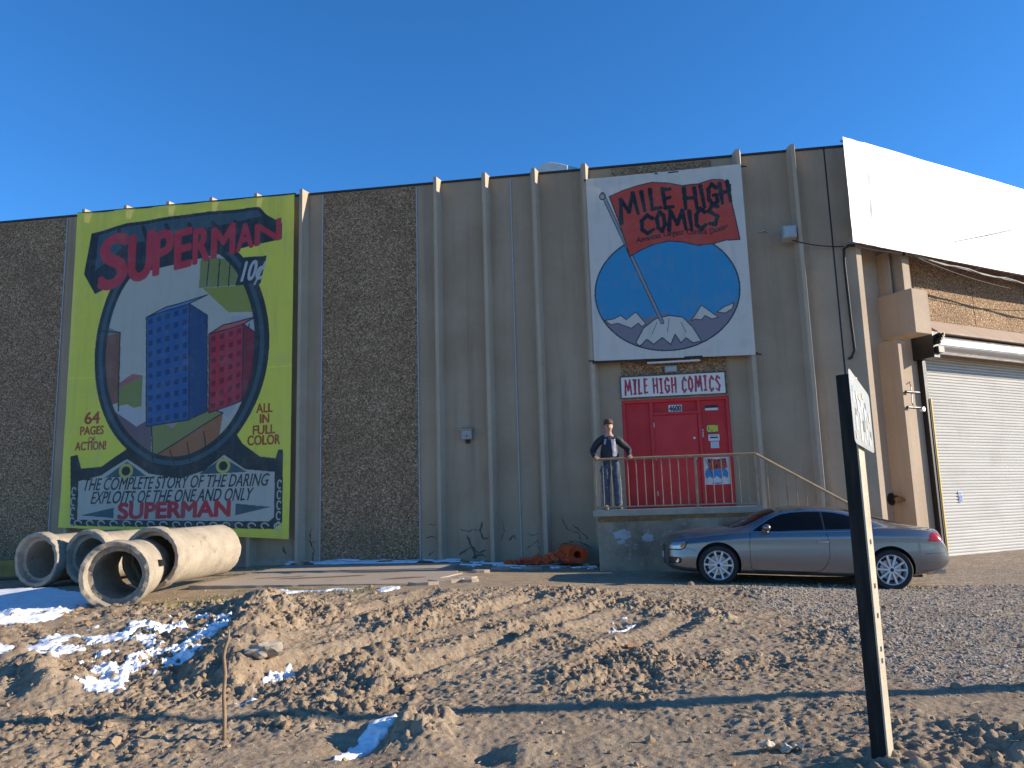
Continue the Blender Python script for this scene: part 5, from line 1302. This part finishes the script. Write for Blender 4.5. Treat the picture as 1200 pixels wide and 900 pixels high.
# windscreen, rear window laid on from above
def proj_top(name, P, mat, off=.004, nx=20, ny=20):
    V, F = [], []
    for i in range(nx + 1):
        x = P[0][0] + (P[-1][0]-P[0][0])*i/nx; hw = np.interp(x, [p[0] for p in P], [p[1] for p in P])
        for j in range(ny + 1):
            y = hw*(2*j/ny - 1); h = BV.ray_cast(Vector((x, y, 3)), Vector((0, 0, -1))); V.append(h[0] + h[1]*off)
    for i in range(nx):
        for j in range(ny): a = i*(ny+1)+j; F.append((a, a+1, a+ny+2, a+ny+1))
    m = MB(); m.add(V, F); return m.build(name, mat, car, smooth=True)
proj_top('windscreen', [(1.13, .66), (1.30, .69), (1.5, .655), (1.7, .60), (1.86, .555)], M['glass'])
proj_top('rear_window', [(3.02, .50), (3.3, .53), (3.6, .565), (3.92, .56)], M['glass'])
proj_top('bonnet_gap', [(1.085, .60), (1.10, .60)], M['dark_trim'], .005, 2, 20)
proj_top('boot_gap', [(3.985, .55), (3.995, .55)], M['dark_trim'], .004, 2, 20)
# grille on the nose
m = MB(); m.box(-.012, .05, -.27, .27, .30, .62); m.build('grille', M['dark_trim'], car, bevel=.02)
m = MB()
for k in range(8): m.box(-.018, -.0125, -.25, .25, .33 + .035*k, .336 + .035*k)
m.build('grille_bars', M['chrome'], car)
m = MB(); m.box(-.02, -.0125, -.24, .24, .40, .50); m.build('number_plate', M['white'], car)
m = MB(); m.box(4.60, 4.635, -.24, .24, .60, .70); m.build('number_plate', M['white'], car)
for y in (-.42, .42):
    m = MB(); m.tube([(4.3, y, .27), (4.60, y, .30)], .038, 14); m.build('exhaust', M['chrome'], car)
m = MB(); m.box(.45, 4.2, -.55, .55, .20, .26); m.build('underbody', M['dark_trim'], car)
def wheel(x, s):
    yo = s*.905
    m = MB(); R0 = ZW
    P = [(.242, -.0), (.25, .012), (.285, .022), (.312, .016), (R0, -.01), (R0 + .001, -.10), (R0, -.20), (.30, -.225), (.245, -.215), (.24, -.1)]
    m.lathe([(r, yo + s*a) for r, a in P], 56, 'y', (x, 0, ZW), True); ty = m.build('tyre', M['rubber'], None); auto_smooth(ty, 40)
    w_ = bpy.data.objects.new('wheel', None); col.objects.link(w_); w_.parent = car
    ty.parent = w_
    m = MB(); P = [(.244, .006), (.236, .010), (.226, -.004), (.222, -.05), (.20, -.16), (.215, -.2), (.243, -.2)]
    m.lathe([(r, yo + s*a) for r, a in P], 56, 'y', (x, 0, ZW), True)
    for k in range(10):                            # ten slim spokes, in five pairs
        a = 2*pi*(k//2)/5 + (.29 if k % 2 else -.29) + .3
        d = Vector((cos(a), 0, sin(a))); q = Vector((-sin(a), 0, cos(a))); c0 = Vector((x, yo, ZW))
        sec = []
        for r, hw, y_, th in ((.055, .017, -.012, .03), (.13, .0155, -.006, .026), (.232, .02, -.004, .02)):
            for sx, yy in ((-1, 0), (-.6, .007), (.6, .007), (1, 0), (1, -th), (-1, -th)): sec.append(c0 + d*r + q*hw*sx + Vector((0, s*(y_ + yy), 0)))
        F = []
        for i in range(2):
            for j in range(6): F.append((i*6+j, i*6+(j+1) % 6, (i+1)*6+(j+1) % 6, (i+1)*6+j))
        m.add(sec, F + [list(range(6))[::-1], list(range(12, 18))])
    m.lathe([(.001, yo + s*.004), (.045, yo + s*.002), (.064, yo - s*.012), (.066, yo - s*.05)], 28, 'y', (x, 0, ZW))
    ri = m.build('rim', M['rim'], None); auto_smooth(ri, 30); ri.parent = w_
    m = MB(); m.lathe([(.001, yo - s*.07), (.165, yo - s*.07), (.165, yo - s*.09), (.001, yo - s*.09)], 36, 'y', (x, 0, ZW)); o_ = m.build('brake_disc', M['steel'], None); o_.parent = w_
    m = MB(); m.lathe([(.001, yo - s*.1), (.21, yo - s*.1)], 36, 'y', (x, 0, ZW)); o_ = m.build('wheel_back', M['dark_trim'], None); o_.parent = w_
    m = MB(); m.lathe([(.001, yo + s*.008), (.028, yo + s*.006), (.030, yo + s*.002)], 20, 'y', (x, 0, ZW)); o_ = m.build('hub_cap', M['dark_trim'], None); o_.parent = w_
    m = MB()
for x in XW:
    for s in (-1, 1): wheel(x, s)

# ================================================================== the man at the railing
PS, PO, PZ = 2.10, 1.33, 1.49
man = thing('person', 'man in a cap, dark jacket and blue jeans standing with both hands on the railing', 'person', (PS, -PO, PZ), 'F', rz=R(6))
BASE[man.name] = Vector()
def skin(name, verts, edges, mat, sub=2, root=0):
    """verts: name -> (pos, rx, ry)"""
    keys = list(verts); me = bpy.data.meshes.new(name)
    me.from_pydata([verts[k][0] for k in keys], [(keys.index(a), keys.index(b)) for a, b in edges], [])
    ob = bpy.data.objects.new(name, me); col.objects.link(ob)
    sk = ob.modifiers.new('skin', 'SKIN'); sk.use_smooth_shade = True; sk.branch_smoothing = .3
    for i, k in enumerate(keys):
        d = me.skin_vertices[0].data[i]; d.radius = (verts[k][1], verts[k][2]); d.use_root = (i == root)
    s_ = ob.modifiers.new('sub', 'SUBSURF'); s_.levels = sub
    out = bake(ob, name); bpy.data.objects.remove(ob)
    out.materials.clear(); o = link(name, out, mat, man)
    if name in ('jacket', 'jeans', 'shirt'):            # folds
        for v in out.vertices:
            q = v.co; f = gnoise(np.array([q.x*9 + q.z*5]), np.array([q.z*14 - q.x*6]), 151)[0]*.011 + gnoise(np.array([q.x*20 + q.y*9]), np.array([q.z*26]), 152)[0]*.005
            v.co = q + v.normal*f
    out.polygons.foreach_set('use_smooth', np.ones(len(out.polygons), bool)); return o
RZ = .975
HL, HR = (-.285, -.235, RZ + .03), (.375, -.215, RZ + .03)                # wrists just behind the rail
J = {'pelvis': ((0, 0, .93), .13, .10), 'belly': ((0, -.01, 1.07), .135, .10), 'chest': ((0, 0, 1.27), .15, .105), 'neck0': ((0, .005, 1.43), .075, .07), 'neck1': ((0, -.012, 1.50), .052, .052),
     'head0': ((0, -.03, 1.565), .066, .070), 'head1': ((.012, -.025, 1.64), .078, .092), 'head2': ((0, -.015, 1.71), .068, .08), 'nose': ((0, -.125, 1.615), .013, .016),
     'earL': ((-.083, -.01, 1.62), .012, .02), 'earR': ((.083, -.01, 1.62), .012, .02),
     'shL': ((-.18, .01, 1.385), .068, .06), 'elL': ((-.335, .045, 1.16), .045, .045), 'wrL': (HL, .028, .024), 'palmL': ((-.28, -.29, RZ + .036), .036, .017),
     'shR': ((.18, .01, 1.365), .068, .06), 'elR': ((.375, .05, 1.17), .045, .045), 'wrR': (HR, .028, .024), 'palmR': ((.37, -.27, RZ + .036), .036, .017),
     'hipL': ((-.09, 0, .86), .09, .085), 'knL': ((-.105, -.025, .48), .06, .06), 'anL': ((-.10, .02, .09), .042, .045), 'toeL': ((-.125, -.13, .035), .038, .03),
     'hipR': ((.09, 0, .86), .09, .085), 'knR': ((.125, -.03, .48), .06, .06), 'anR': ((.135, .02, .09), .042, .045), 'toeR': ((.165, -.125, .035), .038, .03)}
E_ = [('pelvis','belly'),('belly','chest'),('chest','neck0'),('neck0','neck1'),('neck1','head0'),('head0','head1'),('head1','head2'),('head1','nose'),('head1','earL'),('head1','earR'),
      ('neck0','shL'),('shL','elL'),('elL','wrL'),('wrL','palmL'),('neck0','shR'),('shR','elR'),('elR','wrR'),('wrR','palmR'),
      ('pelvis','hipL'),('hipL','knL'),('knL','anL'),('anL','toeL'),('pelvis','hipR'),('hipR','knR'),('knR','anR'),('anR','toeR')]
for sd, s in (('L', -1), ('R', 1)):
    px_, py_, pz_ = J['palm' + sd][0]
    for k, (dx, ln) in enumerate(((-.030, .070), (-.011, .080), (.009, .075), (.028, .060))):      # four fingers curled over the rail
        a = f'f{k}{sd}'; 
        J[a+'0'] = ((px_ + dx, py_ - .028, pz_ + .006), .0095, .0095); J[a+'1'] = ((px_ + dx*1.1, py_ - .028 - ln*.42, pz_ - .004), .009, .009); J[a+'2'] = ((px_ + dx*1.1, py_ - .03 - ln*.52, pz_ - .004 - ln*.5), .008, .008)
        E_ += [('palm'+sd, a+'0'), (a+'0', a+'1'), (a+'1', a+'2')]
    J['t0'+sd] = ((px_ - s*.040, py_ + .005, pz_ - .004), .011, .011); J['t1'+sd] = ((px_ - s*.055, py_ - .03, pz_ - .022), .0095, .0095)
    E_ += [('palm'+sd, 't0'+sd), ('t0'+sd, 't1'+sd)]
M['skin'] = worn('skin', (.52, .29, .20), (.46, .25, .17), 14, .55, 0, .05)
skin('body', J, E_, M['skin'], 2)
def sub_skel(keys, edges, grow, over=None):
    V = {}
    for k in keys:
        p, a, b = J[k]; V[k] = (p, a + grow, b + grow)
    if over: V.update(over)
    return V, edges
M['denim'] = worn('blue_denim', (.075, .115, .18), (.035, .05, .085), 9, .85, 0, .3, 120, .004, (.16, .22, .30))
V, e = sub_skel(['pelvis', 'hipL', 'knL', 'hipR', 'knR'], [('waist','pelvis'),('pelvis','hipL'),('hipL','knL'),('knL','cuL'),('pelvis','hipR'),('hipR','knR'),('knR','cuR')], .022,
                {'waist': ((0, -.005, 1.09), .165, .13), 'pelvis': ((0, 0, .94), .165, .13), 'cuL': ((-.10, .005, .03), .074, .08), 'cuR': ((.135, .005, .03), .074, .08)})
skin('jeans', V, e, M['denim'], 2, 1)
M['shirt'] = worn('dark_shirt', (.02, .024, .035), (.03, .034, .045), 8, .85, 0, .2)
V, e = sub_skel(['belly', 'chest'], [('hem','belly'),('belly','chest'),('chest','neck0')], .012, {'hem': ((0, -.005, .90), .175, .142), 'belly': ((0, -.01, 1.07), .168, .135), 'chest': ((0, 0, 1.27), .165, .12), 'neck0': ((0, .0, 1.45), .10, .088)})
skin('shirt', V, e, M['shirt'], 2, 1)
M['jacket'] = worn('black_jacket', (.016, .017, .022), (.03, .032, .038), 7, .75, 0, .3)
V, e = sub_skel(['chest', 'shL', 'elL', 'shR', 'elR'], [('hem','chest'),('chest','neck0'),('neck0','shL'),('shL','elL'),('elL','cuffL'),('neck0','shR'),('shR','elR'),('elR','cuffR')], .024,
                {'hem': ((0, .01, .90), .20, .16), 'neck0': ((0, .02, 1.445), .118, .095), 'chest': ((0, .01, 1.26), .20, .155), 'cuffL': ((-.288, -.20, RZ + .04), .046, .044), 'cuffR': ((.376, -.18, RZ + .04), .046, .044)})
jk = skin('jacket', V, e, M['jacket'], 2, 1)
jb = BVHTree.FromPolygons([v.co[:] for v in jk.data.vertices], [p.vertices[:] for p in jk.data.polygons])
def chest_panel(name, x0, x1, z0, z1, mat, off=.012, taper=0):
    V, F = [], []; nx, nz = 6, 14
    for i in range(nx + 1):
        for j in range(nz + 1):
            z = z0 + (z1-z0)*j/nz; x = x0 + (x1-x0)*i/nx + taper*j/nz; h = jb.ray_cast(Vector((x, -1, z)), Vector((0, 1, 0)))
            V.append((h[0] if h[0] is not None else Vector((x, -.12, z))) + Vector((0, -off, 0)))
    n = len(V); V += [v + Vector((0, .01, 0)) for v in V]
    for i in range(nx):
        for j in range(nz): a = i*(nz+1)+j; F += [(a, a+1, a+nz+2, a+nz+1), (n+a, n+a+nz+1, n+a+nz+2, n+a+1)]
    m = MB(); m.add(V, F); return m.build(name, mat, man, smooth=True)
M['lining'] = worn('grey_lining', (.36, .36, .44), (.25, .25, .32), 12, .8, 0, .3)
chest_panel('shirt_front', -.075, .055, 1.0, 1.40, M['shirt'], .010)
chest_panel('jacket_lining', .05, .135, 1.03, 1.37, M['lining'], .016, -.02)
chest_panel('jacket_lining', -.115, -.075, 1.27, 1.38, M['lining'], .016, .02)
cp_ = worn('brown_cap', (.12, .05, .045), (.09, .04, .035), 8, .85)
m = MB(); m.lathe([(.092, 1.675), (.096, 1.70), (.088, 1.745), (.06, 1.775), (.012, 1.786), (.001, 1.787)], 24, 'z', (0, -.015, 0)); m.v = [Vector((v.x, (v.y + .015)*1.12 - .015, v.z)) for v in m.v]
cap_ = m.build('cap', cp_, man, smooth=True)
m = MB(); P = [(.08*cos(a), -.085 - .085*sin(a)) for a in np.linspace(0, pi, 14)]; m.prism(P, 1.682, 1.69); m.build('brim', cp_, cap_)
m = MB(); m.lathe([(.084, 1.60), (.088, 1.67), (.088, 1.69), (.080, 1.69), (.078, 1.60)], 24, 'z', (0, -.005, 0), True)
m.f = [f for f in m.f if sum(m.v[i].y for i in f)/len(f) > -.035]; m.build('hair', worn('grey_hair', (.2, .17, .14), (.12, .1, .09), 20, .9), man)
for sx in (-1, 1):
    bm = bmesh.new(); bmesh.ops.create_uvsphere(bm, u_segments=10, v_segments=8, radius=.011); me = bpy.data.meshes.new('eye'); bm.to_mesh(me); bm.free()
    o = link('eye', me, M['dark_trim'], man); o.location = (sx*.030, -.104, 1.638)
m = MB(); m.tube([(-.024, -.094, 1.568), (0, -.101, 1.566), (.024, -.094, 1.568)], .005, 6); m.build('mouth', worn('lips', (.33, .12, .1), (.3, .11, .09), 9, .5), man)
M['shoe'] = worn('tan_shoe', (.26, .2, .15), (.17, .13, .1), 9, .7)
for sd in ('L', 'R'):
    a, t_ = Vector(J['an'+sd][0]), Vector(J['toe'+sd][0])
    V = {'heel': ((a.x, a.y + .03, .045), .045, .045), 'mid': ((*((a + t_)/2).xy, .045), .048, .042), 'toe': ((t_.x, t_.y - .01, .036), .046, .034)}
    skin('shoe', V, [('heel', 'mid'), ('mid', 'toe')], M['shoe'], 2, 1)
